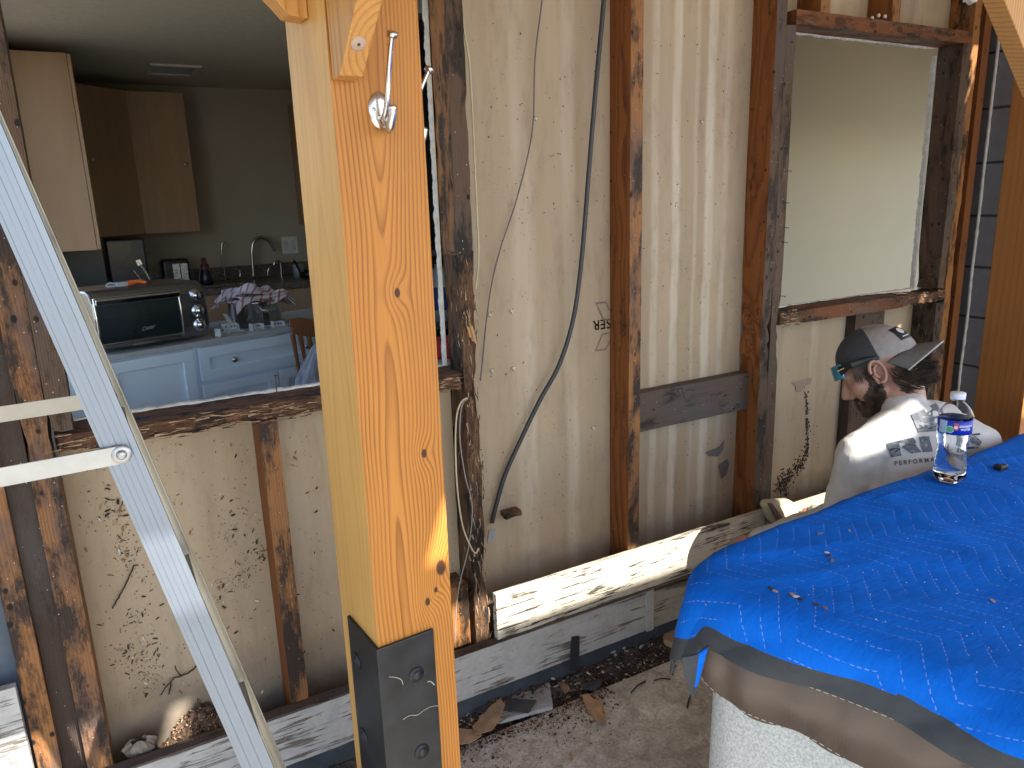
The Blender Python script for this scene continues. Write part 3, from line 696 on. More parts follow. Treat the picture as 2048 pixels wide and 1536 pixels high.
def stitches(off, zf, name='stitching'):
    m = MB()
    acc = 0; start = None; on = True
    for i in range(NO - 260, NO + 700):
        j = i % NO; k = (i + 1) % NO; seg = (OUT[k] - OUT[j]).length
        z_ = zf(j) if callable(zf) else zf
        p = V((OUT[j].x + ONRM[j].x * off, OUT[j].y + ONRM[j].y * off, z_)); acc += seg
        if on and start is None: start = p
        if acc > (.0075 if on else .0028):
            if on and start is not None: m.tube([start, p], .0008, 4)
            on = not on; acc = 0; start = None
    return tag(m.build(name, THREAD, cov), None, kind='stuff')
stitches(.0085, .6435); stitches(.0085, lambda j: hemz(j) + .007)
# moving blanket
BINDW = .042
def bpos(u, v):
    q, i, dist = KD.find(V((u, v, 0))); nn = ONRM[i]
    d = (V((u, v, 0)) - q).dot(nn); d = dist if d > 0 else -dist
    z = ZT + .008
    wr = .0045 * noise.noise(V((u * 4 + v * 2, v * 5, 1))) + .0035 * (1 - abs(noise.noise(V((u * 3 + v * 6, v * 2 - u * 2, 14))))) ** 5 + .0022 * noise.noise(V((u * 9 + v * 13, v * 4 - u * 3, 4)))
    wr += .0035 * math.exp(-((u - 1.35 - .35 * (v + .9)) / .03) ** 2) * (1 if v < -.72 else 0) + .006 * max(0, noise.noise(V((u * 2.2, v * 2.2, 8))))
    rb = .04; e = d + .028
    if e <= 0: return V((u, v, z + wr))
    th = e / rb; lim = 1.42
    if th < lim: out, dr = rb * math.sin(th), rb * (1 - math.cos(th))
    else:
        r_ = (th - lim) * rb; out, dr = rb * math.sin(lim) + r_ * math.cos(lim), rb * (1 - math.cos(lim)) + r_ * math.sin(lim)
    wv = .010 * math.sin((u + v * 1.3) * 26) * min(1, max(0, e) / .09)
    out += max(0, wv) + .003
    return V((q.x + nn.x * (out - .028), q.y + nn.y * (out - .028), z + wr - dr))
def uleft(v):
    if v > -.80: return .715
    i = min(range(-200, 320), key=lambda i: abs(OUT[i % NO].y - v))
    return OUT[i % NO].x - .088 + .006 * math.sin(v * 22)
NU, NV = 230, 220
v0, v1, u1 = -.600, -2.35, 2.47
UL = [uleft(v0 + (v1 - v0) * j / NV) for j in range(NV + 1)]
for _ in range(6): UL = [UL[0]] + [(UL[j - 1] + UL[j] * 2 + UL[j + 1]) / 4 for j in range(1, NV)] + [UL[-1]]
vs = []; flat = []; 
def dens(a): return a ** 1.25
for j in range(NV + 1):
    fj = (j / NV) ** 1.5; v = v0 + (v1 - v0) * fj; ul = UL[min(NV, int(round(fj * NV)))]
    fr = fj * NV; a = int(fr); b_ = min(NV, a + 1); ul = UL[a] * (1 - (fr - a)) + UL[b_] * (fr - a)
    for i in range(NU + 1):
        u = ul + (u1 - ul) * dens(i / NU); vs.append(bpos(u, v)); flat.append((u, v, u - ul, v0 - v))
m = MB(); m.add(vs, [(j * (NU + 1) + i, (j + 1) * (NU + 1) + i, (j + 1) * (NU + 1) + i + 1, j * (NU + 1) + i + 1) for j in range(NV) for i in range(NU)], 0, True)
for k, f in enumerate(m.f):
    if min(flat[q][2] for q in f) < BINDW - .006 or min(flat[q][3] for q in f) < BINDW - .006: m.mi[k] = 1
t = NT('blue_quilt'); uv = t.n('ShaderNodeUVMap', uv_map='flat').outputs[0]; o_ = t.ob()
uvw = t.vm('ADD', uv, t.vs(t.vm('SUBTRACT', t.noi(o_, 3.0, 2, col=True), (.5, .5, .5)), .05))
rv = t.mp(uvw, rot=(0, 0, R(12))); s = t.sep(rv)
tri = t.ma('PINGPONG', s[1], .095); uu = t.ma('SUBTRACT', s[0], t.ma('MULTIPLY', tri, .72))
q = t.ma('PINGPONG', uu, .0175)                       # 0 on a stitch line, .0175 mid-pillow
line = t.st(q, .0007, .0013, 1, 0); dash = t.st(t.ma('PINGPONG', s[1], .0042), .0016, .0019)
gap = t.st(t.noi(o_, 26, 3), .40, .5)
line = t.ma('MULTIPLY', t.ma('MULTIPLY', line, dash), gap)
base = t.mix(t.st(t.noi(o_, 9, 5), .3, .7), (.003, .125, .60), (.004, .16, .74))
base = t.mix(t.st(t.noi(o_, 160, 4, .7), .3, .75, 0, .25), base, (.002, .06, .4))
base = t.mix(t.ma('MULTIPLY', line, .32), base, (.4, .52, .75))
dirt = t.ma('MULTIPLY', t.st(t.noi(o_, 55, 6, .75), .68, .74), t.st(t.noi(o_, 7, 3), .56, .64)); base = t.mix(t.ma('MULTIPLY', dirt, .8), base, (.05, .05, .06))
h = t.ma('ADD', t.ma('MULTIPLY', t.ma('POWER', t.ma('DIVIDE', q, .0175), .55), .28), t.ma('ADD', t.ma('MULTIPLY', t.noi(t.mp(o_, rot=(0, 0, .5), k=(30, 90, 30)), 1, 4, .6), .9), t.ma('MULTIPLY', t.noi(o_, 14, 4), 1.2)))
QUILT = t.pr(base, .9, t.bump(h, .34, .006), Specular_IOR_Level=.12)
BIND = plain('black_binding', (.035, .042, .05), .75, var=.2, scale=40, bump=.4)
BL = m.build('moving_blanket', [QUILT, BIND], loc=(1.5, -1.2, .74))
uvl = BL.data.uv_layers.new(name='flat')
for lp in BL.data.loops: uvl.data[lp.index].uv = flat[lp.vertex_index][:2]
sd = BL.modifiers.new('thick', 'SOLIDIFY'); sd.thickness = .006; sd.offset = 1
tag(BL, 'bright blue quilted moving blanket with black binding spread over the hot tub', 'blanket')
# corner flap turned down, with its black binding
m = MB()
fc = aty(1392, 1285, -.86)
def flap(u, v):
    a_ = -.9 + 1.8 * u; w_ = .034 * (1 - v) ** .8
    return aty(1368, 1284, -.86) + V((math.sin(a_) * w_ + .004 * v, -.012 - math.cos(a_) * .018 * (1 - v) - .004 * v, -.002 - .088 * v))
m.grid(flap, 12, 12)
for k in range(len(m.f)):
    i_, j_ = k % 12, k // 12
    m.mi[k] = 1 if (i_ < 6 or i_ > 9 or j_ > 8) else 0
o = m.build('blanket_corner', [QUILT, BIND], BL); o.modifiers.new('t', 'SOLIDIFY').thickness = .004
def on_blanket(px, py, lift=0.0):
    p = atz(px, py, ZT + .012)
    return bpos(p.x, p.y) + V((0, 0, .0062 + lift))
# ------------------------------------------------------------------ water bottle on the blanket
def bottle():
    b0 = on_blanket(1896, 966); BT = thing('water_bottle', 'clear plastic water bottle with blue label and white cap on the blue blanket', 'bottle', b0)
    H, r = .196, .0345
    prof = [(.012, .004), (.020, .0005), (.028, .003), (.0325, .010), (r, .022)]
    for k in range(15):
        z = .03 + k * .0055; rr = r - .0021 * (k % 2 == 0) - .0045 * math.exp(-((z - .075) / .022) ** 2)
        prof.append((rr, z))
    prof += [(r - .0005, .115), (r - .001, .118), (r - .001, .148), (r, .150), (r, .155), (.031, .163), (.0245, .174), (.018, .181), (.0128, .185), (.0125, .188), (.0148, .1885), (.0148, .190), (.0125, .1905), (.0125, .196)]
    def wob(t, h): return 1 + (.05 * math.cos(5 * t) * max(0, 1 - h / .02) if h < .02 else .006 * math.sin(2 * t + h * 200))
    PET = NT('clear_plastic'); PETm = PET.pr((1, 1, 1), .03, None, Transmission_Weight=1.0, IOR=1.18)
    WAT = NT('water').pr((.97, .99, 1), 0.0, None, Transmission_Weight=1.0, IOR=1.33)
    m = MB(); inner = [(max(.0005, a - .0006), h) for a, h in prof]
    inner[0] = (.0115, .0046)
    m.lathe(prof + inner[::-1] + [prof[0]], b0, seg=56, wob=wob)
    m.build('bottle_body', PETm, BT)
    wp = [(0, .0075)] + [(a - .0009, h) for a, h in prof if .006 < h < .116] + [(.0325, .134), (0, .134)]
    m = MB(); m.lathe(wp, b0, seg=56, wob=wob); m.build('water', WAT, BT)
    m = MB(); cp = [(.0125, .1915), (.0150, .1915), (.0152, .1925), (.0152, .2025), (.0143, .2045), (0, .2048)]
    m.lathe(cp, b0, seg=48, wob=lambda t, h: 1 + .012 * math.cos(48 * t / 1) * 0); m.build('bottle_cap', plain('white_cap', (.72, .74, .80), .4), BT)
    BLUE = plain('label_blue', (.012, .035, .42), .35, var=.05); WH = plain('label_white', (.75, .8, .85), .5, var=.03)
    RED = plain('label_red', (.62, .10, .05), .4); GRN = plain('label_green', (.08, .45, .22), .4); LB = plain('label_pale', (.42, .6, .72), .4)
    rl = r - .0003
    toc = (CAMP - b0); a0 = math.atan2(toc.y, toc.x)      # angle facing the camera
    def wrap(a, z, rr): return b0 + V((math.cos(a0 + a) * rr, math.sin(a0 + a) * rr, z))
    m = MB(); m.grid(lambda u, v: wrap(-.95 + u * 2 * math.pi * .99, .1165 + .032 * v, rl), 64, 2); lab = m.build('bottle_label', BLUE, BT)
    lab.modifiers.new('t', 'SOLIDIFY').thickness = .0003
    def patch(a1, a2, z1, z2, mat, nm, rr):
        m = MB(); m.grid(lambda u, v: wrap(a1 + (a2 - a1) * u, z1 + (z2 - z1) * v, rr), 8, 2); return m.build(nm, mat, lab)
    patch(-.95, -.42, .1185, .1465, LB, 'pale_panel', rl + .0004)
    patch(-.05, .22, .128, .1435, RED, 'red_emblem', rl + .0004)
    m = MB(); m.add([wrap(.085, .1355, rl + .0008)] + [wrap(.085 + .1 * math.cos(k * .5236), .1345 + .0035 * math.sin(k * .5236), rl + .0008) for k in range(12)], [(0, 1 + k, 1 + (k + 1) % 12) for k in range(12)]); m.build('emblem_mark', WH, lab)
    for rr_, mt, nm, off in ((.0078, WH, 'seal_rim', .0004), (.0068, GRN, 'green_seal', .0007)):
        m = MB(); ca, cz = -.24, .1285
        m.add([wrap(ca, cz, rl + off)] + [wrap(ca + rr_ / r * math.cos(k * .2618), cz + rr_ * math.sin(k * .2618), rl + off) for k in range(24)], [(0, 1 + k, 1 + (k + 1) % 24) for k in range(24)]); m.build(nm, mt, lab)
    for txt, a, z, sz in (('DRINKING', .27, .1345, .0066), ('WATER', .35, .1275, .0066)):
        vs_, fs_ = textmesh(txt, sz, .0002, 0, space=1.05); m = MB(); m.add([wrap(a + v.x / r, z + v.y, rl + .0006) for v in vs_], fs_); m.build('label_text', WH, lab)
bottle()
m = MB(); p = on_blanket(2002, 942); m.rough(p.x - .016, p.x + .014, p.y - .008, p.y + .008, p.z - .001, p.z + .010, step=.003, amp=.005, freq=90, sm=True)
tag(m.build('plastic_lump', plain('black_plastic', (.01, .01, .012), .4), loc=p), 'small lumpy black plastic piece lying on the blue blanket', 'plastic piece')
# chips and flakes lying on the blanket
FL = [plain('flake_white', (.62, .6, .56), .8), plain('chip_brown', (.22, .12, .07), .85), plain('chip_tan', (.42, .28, .16), .85), plain('chip_dark', (.04, .028, .022), .9)]
def chip(m, p, n, L, w_, th, mi, ang=None):
    n = V(n).normalized(); a = random.uniform(0, 6.28) if ang is None else ang
    u = n.orthogonal().normalized(); v = n.cross(u); d = u * math.cos(a) + v * math.sin(a); e = n.cross(d)
    pts = [-d * L / 2 + e * w_ * random.uniform(-.3, .3), -d * L * .2 + e * w_ * .5, d * L * .25 + e * w_ * .45, d * L / 2 + e * w_ * random.uniform(-.2, .2), d * L * .2 - e * w_ * .5, -d * L * .3 - e * w_ * .45]
    m.ngon([p + q for q in pts], n * th, mi)
m = MB()
for (px, py, L, mi) in ((1640, 1073, .012, 1), (1698, 1068, .007, 2), (1985, 1205, .011, 2), (1658, 1118, .014, 3), (1664, 1127, .012, 1), (1653, 1112, .008, 0), (1395, 1192, .014, 3), (1406, 1186, .012, 2), (1412, 1196, .010, 0), (1403, 1204, .010, 1), (1398, 1215, .011, 3), (1540, 1182, .012, 3), (1550, 1188, .010, 2), (1585, 1196, .014, 2), (1592, 1200, .010, 0), (1600, 1206, .012, 3), (1632, 1216, .012, 3), (1650, 1222, .01, 1)):
    p = on_blanket(px, py); chip(m, p, (0, 0, 1), L, L * .4, .002, mi)
for k in range(150):
    px, py = random.uniform(1480, 2048), random.uniform(905, 1400)
    if py < 1280 - (px - 1400) * .55 or py > 1210 + (px - 1400) * .25: continue
    p = on_blanket(px, py); chip(m, p, (0, 0, 1), random.uniform(.001, .0028), .0012, .0008, 0 if random.random() < .8 else 2)
tag(m.build('blanket_debris', FL, loc=(1.3, -.9, .75)), None, kind='stuff')

# ------------------------------------------------------------------ the crouching man
def sdfbody(pieces, voxel, name, mat, parent, smooth=2, disp=None, post=None):
    """union of capsules and ellipsoids, remeshed into one continuous skin"""
    bm = bmesh.new()
    for pc in pieces:
        if pc[0] == 'c':
            _, a, b, ra, rb = pc; a, b = V(a), V(b); d = b - a; L = d.length; q = d.to_track_quat('Z', 'Y').to_matrix().to_4x4()
            mm = MB(); prof = []
            for k in range(7): t = -math.pi / 2 + k * math.pi / 12; prof.append((ra * math.cos(t) + 1e-5, ra * math.sin(t)))
            for k in range(7): t = k * math.pi / 12; prof.append((rb * math.cos(t) + 1e-5, L + rb * math.sin(t)))
            mm.lathe(prof, (0, 0, 0), seg=16); M = Matrix.Translation(a) @ q
            vv = [bm.verts.new(M @ v) for v in mm.v]
            for f in mm.f: bm.faces.new([vv[i] for i in f])
            bm.faces.new(vv[:16][::-1]); bm.faces.new(vv[-16:])
        else:
            _, c, r, M = pc; M4 = Matrix.Translation(V(c)) @ (M.to_4x4() if M is not None else Matrix()) @ Matrix.Diagonal((*r, 1))
            bmesh.ops.create_icosphere(bm, subdivisions=3, radius=1, matrix=M4)
    me = bpy.data.meshes.new('tmp'); bmesh.ops.recalc_face_normals(bm, faces=bm.faces); bm.to_mesh(me); bm.free()
    o = bpy.data.objects.new('tmp', me); C.collection.objects.link(o)
    r = o.modifiers.new('r', 'REMESH'); r.mode = 'VOXEL'; r.voxel_size = voxel; r.use_smooth_shade = True
    s = o.modifiers.new('s', 'SMOOTH'); s.factor = .5; s.iterations = smooth
    bpy.context.view_layer.update()
    m2 = bpy.data.meshes.new_from_object(o.evaluated_get(bpy.context.evaluated_depsgraph_get()))
    bpy.data.objects.remove(o); bpy.data.meshes.remove(me)
    base = root_loc(parent); nr = [v.normal.copy() for v in m2.vertices]
    for v, n in zip(m2.vertices, nr):
        if disp: v.co += n * disp(v.co, n)
    world = [v.co.copy() for v in m2.vertices]
    for v in m2.vertices: v.co -= base
    for p in m2.polygons: p.use_smooth = True
    m2.name = name
    for mt in (mat if isinstance(mat, list) else [mat]): m2.materials.append(mt)
    ob = bpy.data.objects.new(name, m2); C.collection.objects.link(ob); ob.parent = parent
    ob['_'] = 1; del ob['_']
    return ob, world
def skin_mat():
    t = NT('skin'); o = t.ob(); n = t.noi(o, 18, 4); f = t.noi(o, 260, 3)
    c = t.mix(t.st(n, .3, .7), (.40, .205, .145), (.50, .28, .20))
    return t.pr(c, .5, t.bump(f, .15, .001), Subsurface_Weight=.08, Subsurface_Scale=.01)
SKIN = skin_mat()
t = NT('shirt_fabric'); o_ = t.ob(); w1 = t.noi(o_, 6, 3, .5, 1.0); w2 = t.noi(t.mp(o_, rot=(.4, .6, .3), k=(9, 34, 16)), 1, 3)
SHIRT = t.pr(t.mix(t.st(t.noi(o_, 30, 4), .3, .7), (.46, .45, .43), (.53, .52, .495)), .85, t.bump(t.ma('ADD', w1, t.ma('MULTIPLY', w2, .8)), .35, .012), Sheen_Weight=.1)
JEAN = plain('work_trousers', (.06, .065, .075), .85, var=.2, scale=60, bump=.3)
PELV = V((1.93, -.47, .25))
MAN = thing('person', 'man crouching by the wall in a pale long sleeved shirt and backwards cap', 'person', (1.93, -.47, 0))
Ls = aty(1716, 912, -.435); Rs = aty(1950, 893, -.565); NB = aty(1815, 822, -.46)
mid = (Ls + Rs) / 2
side = (Ls - Rs).normalized(); bn = V((-.30, -.88, .35)).normalized(); bn = (bn - side * bn.dot(side)).normalized(); spn = side.cross(bn)
if spn.z < 0: spn = -spn
MT = Matrix((side, bn, spn)).transposed()
chest = mid - bn * .06 - spn * .10; belly = PELV * .5 + chest * .5 - bn * .03
Lel = aty(1678, 1035, -.40); Lwr = V((1.72, -.10, .32)); Rel = Rs + V((.06, .10, -.25)); Rwr = V((1.98, -.09, .34))
kL, kR = V((1.80, -.13, .075)), V((2.06, -.16, .075)); aL, aR = V((1.84, -.54, .055)), V((2.02, -.55, .055))
hipL, hipR = PELV + side * .09, PELV - side * .09
# head frame
HC = aty(1757, 737, -.36)
F = (right * -.72 + up * -.40 + fwd * .56).normalized(); S = (-fwd * .8 - right * .55 - up * .12); S = (S - F * S.dot(F)).normalized(); U = S.cross(F)
if U.dot(up) < 0: U = -U
MH3 = Matrix((S, F, U)).transposed(); MH = Matrix.Translation(HC) @ MH3.to_4x4() @ Matrix.Scale(1.0, 4)
def h(x, y, z): return MH @ V((x, y, z))
def hand(wr, d, n):
    d = d.normalized(); s_ = d.cross(n).normalized(); n = s_.cross(d); out = [('e', wr + d * .045, (.038, .045, .015), Matrix((s_, d, n)).transposed())]
    for k, (o_, L, cu) in enumerate(((-.030, .060, .35), (-.010, .070, .4), (.010, .066, .45), (.029, .052, .5))):
        a = wr + d * .082 + s_ * o_; b = a + (d * math.cos(cu) - n * math.sin(cu)) * L * .5; c_ = b + (d * math.cos(cu * 2.6) - n * math.sin(cu * 2.6)) * L * .5
        out += [('c', a - d * .01, b, .0092, .0085), ('c', b, c_, .0085, .0072)]
    a = wr + d * .025 - s_ * .034; b = a + (d * .6 - s_ * .7 - n * .3).normalized() * .035; out += [('c', a, b, .012, .010), ('c', b, b + (d * .8 - s_ * .1 - n * .5).normalized() * .03, .010, .0085)]
    return out
head = [('e', h(0, -.012, .030), (.076, .097, .085), MH3), ('e', h(0, .030, -.028), (.060, .060, .078), MH3), ('e', h(0, .052, -.01), (.052, .042, .05), MH3),
        ('c', h(.048, .005, -.055), h(.012, .070, -.098), .020, .017), ('c', h(-.048, .005, -.055), h(-.012, .070, -.098), .020, .017), ('c', h(0, .055, -.085), h(0, .078, -.098), .022, .016),
        ('c', h(0, .092, .005), h(0, .114, -.038), .0085, .0115), ('c', h(0, .100, -.044), h(.011, .094, -.046), .009, .008), ('c', h(0, .100, -.044), h(-.011, .094, -.046), .009, .008),
        ('c', h(-.036, .080, .016), h(.036, .080, .016), .013, .013), ('c', h(-.018, .086, -.068), h(.018, .086, -.068), .008, .008), ('c', h(-.016, .084, -.080), h(.016, .084, -.080), .0085, .0085),
        ('c', h(.045, .055, -.02), h(.035, .068, -.03), .02, .018), ('c', h(-.045, .055, -.02), h(-.035, .068, -.03), .02, .018),
        ('c', h(0, -.040, -.045), NB - spn * .02 + bn * -.02, .056, .062)]
body = head + [('c', NB - spn * .05, Ls, .04, .04), ('c', NB - spn * .05, Rs, .04, .04), ('e', chest, (.14, .09, .16), MT), ('c', chest, PELV, .12, .13), ('c', Ls, Lel, .045, .036), ('c', Lel, Lwr, .036, .025), ('c', Rs, Rel, .045, .036), ('c', Rel, Rwr, .036, .025),
               ('c', hipL, kL, .075, .05), ('c', hipR, kR, .075, .05), ('c', kL, aL, .048, .035), ('c', kR, aR, .048, .035)]
body += hand(Lwr, V((-.3, .5, -.5)), V((-.6, -.2, .5))) + hand(Rwr, V((.1, .6, -.5)), V((0, -.5, .6)))
bod, _ = sdfbody(body, .0052, 'body', SKIN, MAN, smooth=3)
# ears
for sx in (1, -1):
    m = MB(); pts = []
    for k in range(17):
        a = R(-110 + k * 290 / 16); pts.append(h(sx * (.078 + .008 * math.sin(a / 2) ** 2), -.010 + .0175 * math.cos(a) * -1, -.004 + .031 * math.sin(a)))
    m.tube(pts, [.0025] + [.0046] * 15 + [.003], 8)
    m.lathe([(0, .0), (.012, .001), (.015, .004)], h(sx * .072, -.009, -.004), S * sx, 16); m.v[-48:] = [HCc for HCc in m.v[-48:]]
    m.tube([h(sx * .077, -.016, .014), h(sx * .080, -.004, .008), h(sx * .080, .000, -.012), h(sx * .078, -.008, -.022)], [.002, .004, .0045, .003], 6)
    m.tube([h(sx * .076, .006, -.008), h(sx * .077, .002, -.026), h(sx * .076, .0, -.036)], [.003, .0055, .004], 6)
    m.build('ear', SKIN, MAN, smooth=True)
m = MB(); m.lathe([(0, .001), (.0045, .001)], h(.0795, -.003, -.005), S, 10); m.build('ear_hole', plain('ear_dark', (.10, .035, .025), .8), MAN)
HAIRM = NT('hair'); _o = HAIRM.ob(); _n = HAIRM.noi(_o, 45, 4); HAIR = HAIRM.pr(HAIRM.mix(HAIRM.st(_n, .4, .65), (.018, .013, .011), (.10, .060, .035)), .45, HAIRM.bump(HAIRM.noi(_o, 300, 2), .4, .002))
# beard: hair-coloured faces of the jaw plus short bristles
bod.data.materials.append(HAIR); MHi = MH.inverted(); rb_ = random.Random(8); bristle = MB()
for p in bod.data.polygons:
    q = MHi @ (p.center + MAN.location); x, y, z = abs(q.x), q.y, q.z; n_ = .004 * noise.noise(q * 90)
    hit = False
    if -.125 < z < .02 and y > -.002 + max(0, (-.06 - z)) * .3:
        side_ = x > .040 and y < .030 + max(0, -.035 - z) * 1.5 + n_ and z > -.135
        jaw = z < -.066 + max(0, .03 - y) * .5 + n_ and y > .0
        lip = y > .074 and -.066 < z < -.052 and x < .032
        hit = side_ or jaw or lip
    if hit:
        p.material_index = 1
        for _ in range(2):
            c_ = p.center + MAN.location + V((rb_.gauss(0, .002), rb_.gauss(0, .002), rb_.gauss(0, .002))); d_ = (p.normal * .5 + U * -.8 + V((rb_.gauss(0, .3),) * 3)).normalized()
            bristle.tube([c_, c_ + d_ * rb_.uniform(.003, .008)], [.0006, .0003], 3, cap=False)
bristle.build('beard', HAIR, MAN)
# hair strands under the cap
m = MB(); rnd = random.Random(3)
for k in range(520):
    s_ = rnd.uniform(-1, 1); zz = rnd.uniform(-.070, -.006)
    ang = s_ * 1.35; x = math.sin(ang) * .080; y = -.012 - math.cos(ang) * .094 * (1 - .25 * max(0, -zz / .07))
    if zz < -.02: x *= 1 - (-.02 - zz) * 5
    p = V((x, y, zz)); o_ = V((x * .9, y + .012, 0)).normalized()
    L = rnd.uniform(.022, .042); fl = rnd.uniform(.1, .7); sd_ = rnd.uniform(-.4, .4)
    p1 = p + o_ * .006 + V((0, -.004, -L * .35)); p2 = p1 + o_ * .006 * fl + V((sd_ * .008, -.010, -L * .35)); p3 = p2 + o_ * .016 * fl + V((sd_ * .012, -.014, -L * .25 + .006 * fl))
    m.tube([MH @ q for q in smoothpts([p, p1, p2, p3], 3)], [.0017] * 5 + [.0014, .0011, .0008, .0005, .0002], 4, cap=False)
for k in range(90):
    sx = 1 if k % 2 else -1; y = rnd.uniform(.005, .05); z = .045 - rnd.uniform(0, .02)
    m.tube([h(sx * .074, y, z), h(sx * .0745, y + .002, z - .02), h(sx * .071, y + .004, z - rnd.uniform(.03, .05))], [.0014, .0012, .0004], 4, cap=False)
m.build('hair', HAIR, MAN)
# cap, worn backwards
CD = plain('cap_charcoal', (.040, .042, .048), .8, var=.2, scale=120, bump=.3); CG = plain('cap_grey', (.29, .265, .25), .85, var=.12, scale=60, bump=.3); CB = plain('cap_brim', (.115, .108, .10), .8, var=.12, scale=80, bump=.2)
m = MB(); NA, NR = 64, 22; vs = []
def capp(a, t_, k=1.0):
    ph = t_ * math.pi / 2; x = math.sin(a) * math.cos(ph) ** .82 * .0845 * k; y = math.cos(a) * math.cos(ph) ** .82 * .106 * k - .008
    z = math.sin(ph) * .090 * k + .030; z += (1 - t_) * (-.004 + .010 * math.cos(a)) + .004 * t_ * math.sin(a * 2)
    if t_ < .25 and abs(math.sin(a)) > .5: z += .0
    return h(x, y, z)
for j in range(NR + 1):
    for i in range(NA): vs.append(capp(2 * math.pi * i / NA, j / NR))
m.add(vs, [(j * NA + i, j * NA + (i + 1) % NA, (j + 1) * NA + (i + 1) % NA, (j + 1) * NA + i) for j in range(NR) for i in range(NA)], 0, True)
for k_, f in enumerate(m.f):
    i, j = k_ % NA, k_ // NA; a = 2 * math.pi * (i + .5) / NA; a = min(a, 2 * math.pi - a)
    m.mi[k_] = 1 if a > 1.72 - 0 * j else 0
crown = m.build('cap_crown', [CD, CG], None); 
CAPT = crown
crown.parent = MAN; 
for v in crown.data.vertices: v.co -= MAN.location
sdm = crown.modifiers.new('t', 'SOLIDIFY'); sdm.thickness = .0022
m = MB(); m.lathe([(0, .003), (.004, .0026), (.0058, .0)], h(0, -.008, .1195), U, 12); m.build('cap_button', CG, crown)
m = MB()
def brim(u, v):
    a = (u - .5) * 2; x = a * .084; y = -.098 + .056 * a * a - v * (.076 * (1 - .50 * a * a)); z = .026 - .016 * a * a * (1 + v) - .019 * v - .004 * v * v
    return h(x, y, z)
m.grid(brim, 24, 10); bo = m.build('cap_brim', CB, crown); bo.modifiers.new('t', 'SOLIDIFY').thickness = .0035
m = MB(); m.tube([brim(i / 24, 1.0) + U * -.0015 for i in range(25)], .0022, 6); m.build('brim_piping', plain('brim_edge', (.45, .44, .40), .8), crown)
def capsurf(a, t_, k=1.012): return capp(a, t_, k)
m = MB(); m.grid(lambda u, v: capsurf(math.pi - .62 + .60 * u, .20 + .30 * v, 1.02), 6, 4); pt_ = m.build('cap_patch', plain('patch_black', (.012, .014, .018), .7), crown); pt_.modifiers.new('t', 'SOLIDIFY').thickness = .001
m = MB(); c_ = (math.pi - .32, .38); m.add([capsurf(*c_, 1.037)] + [capsurf(c_[0] + .13 * math.cos(k * .5236), c_[1] + .075 * math.sin(k * .5236), 1.037) for k in range(12)], [(0, 1 + k, 1 + (k + 1) % 12) for k in range(12)]); m.grid(lambda u, v: capsurf(math.pi - .50 + .36 * u, .245 + .018 * v, 1.037), 4, 1)
m.build('patch_mark', plain('patch_white', (.6, .6, .58), .7), crown)
# sunglasses pushed up over the front of the cap
m = MB(); m.grid(lambda u, v: h(math.sin((u - .5) * 2.2) * .080, .034 + math.cos((u - .5) * 2.2) * .080 + .006 * (1 - v), .014 + .040 * v), 20, 6)
LENS = plain('blue_lens', (.10, .42, .62), .12, .6, var=.1); sg = m.build('sunglasses', LENS, MAN); sg.modifiers.new('t', 'SOLIDIFY').thickness = .002
for sx in (1, -1):
    m = MB(); m.ngon([h(sx * .0715, .080, .050), h(sx * .0905, .040, .046), h(sx * .0885, .0, .045), h(sx * .0825, -.030, .034), h(sx * .0825, -.030, .028), h(sx * .0885, .0, .032), h(sx * .0905, .040, .034), h(sx * .0715, .082, .022)], S * sx * .003)
    m.build('sunglass_arm', plain('glasses_black', (.010, .011, .013), .35), sg)
m = MB(); m.ngon([h(.081, .082, .040), h(.088, .062, .041), h(.088, .062, .0385), h(.081, .082, .0375)], S * .006); m.build('arm_mark', plain('mark_yellow', (.6, .5, .15), .5), sg)
# shirt
def shd(p, n):
    a = .0035 * noise.noise(V((p.x * 9, p.y * 9, p.z * 9))) + .004 * noise.noise(V((p.x * 26 + p.z * 22, p.y * 12, p.z * 30 - p.x * 12))) * max(0, min(1, ((p - mid).length - .05) / .12))
    d = (p - (Ls - spn * .09 - side * .04 - bn * -.04)); a -= .010 * math.exp(-(d.dot(side) / .012) ** 2 - (d.dot(spn) / .10) ** 2)   # armpit crease
    return a
sh = [('c', NB - spn * .035, Ls - spn * .0, .070, .060), ('c', NB - spn * .035, Rs, .070, .060), ('e', NB - spn * .035, (.085, .080, .066), MT), ('e', aty(1852, 850, -.485), (.11, .068, .068), MT), ('c', aty(1862, 850, -.49), Rs, .070, .066), ('e', chest, (.190, .125, .20), MT), ('e', mid - spn * .03 - bn * .02, (.175, .085, .10), MT), ('c', chest - spn * .05, PELV + V((0, 0, .03)), .145, .155),
      ('c', Ls, Lel, .058, .048), ('c', Lel, Lwr - (Lwr - Lel) * .08, .048, .034), ('c', Rs, Rel, .058, .048), ('c', Rel, Rwr - (Rwr - Rel) * .08, .048, .034), ('c', NB - spn * .03, NB + (HC - NB) * .10 - spn * .01, .064, .060)]
shirt, SW = sdfbody(sh, .0065, 'shirt', SHIRT, MAN, smooth=6, disp=shd)
bv = BVHTree.FromPolygons(SW, [list(p.vertices) for p in shirt.data.polygons])
def print_on(txt, p0, ex, ey, mat, nm, size=1.0, bold=0.0, raw=None, space=1.0):
    vs_, fs_ = raw if raw else textmesh(txt, size, bold, 0, space=space)
    out = []
    for v in vs_:
        r_ = ray(p0[0] + v.x * ex[0] + v.y * ey[0], p0[1] + v.x * ex[1] + v.y * ey[1]).normalized()
        hit, nn, _, d_ = bv.ray_cast(CAMP, r_)
        if hit is None: return
        out.append(hit - r_ * .0022)
    m = MB(); m.add(out, fs_); m.build(nm, mat, shirt)
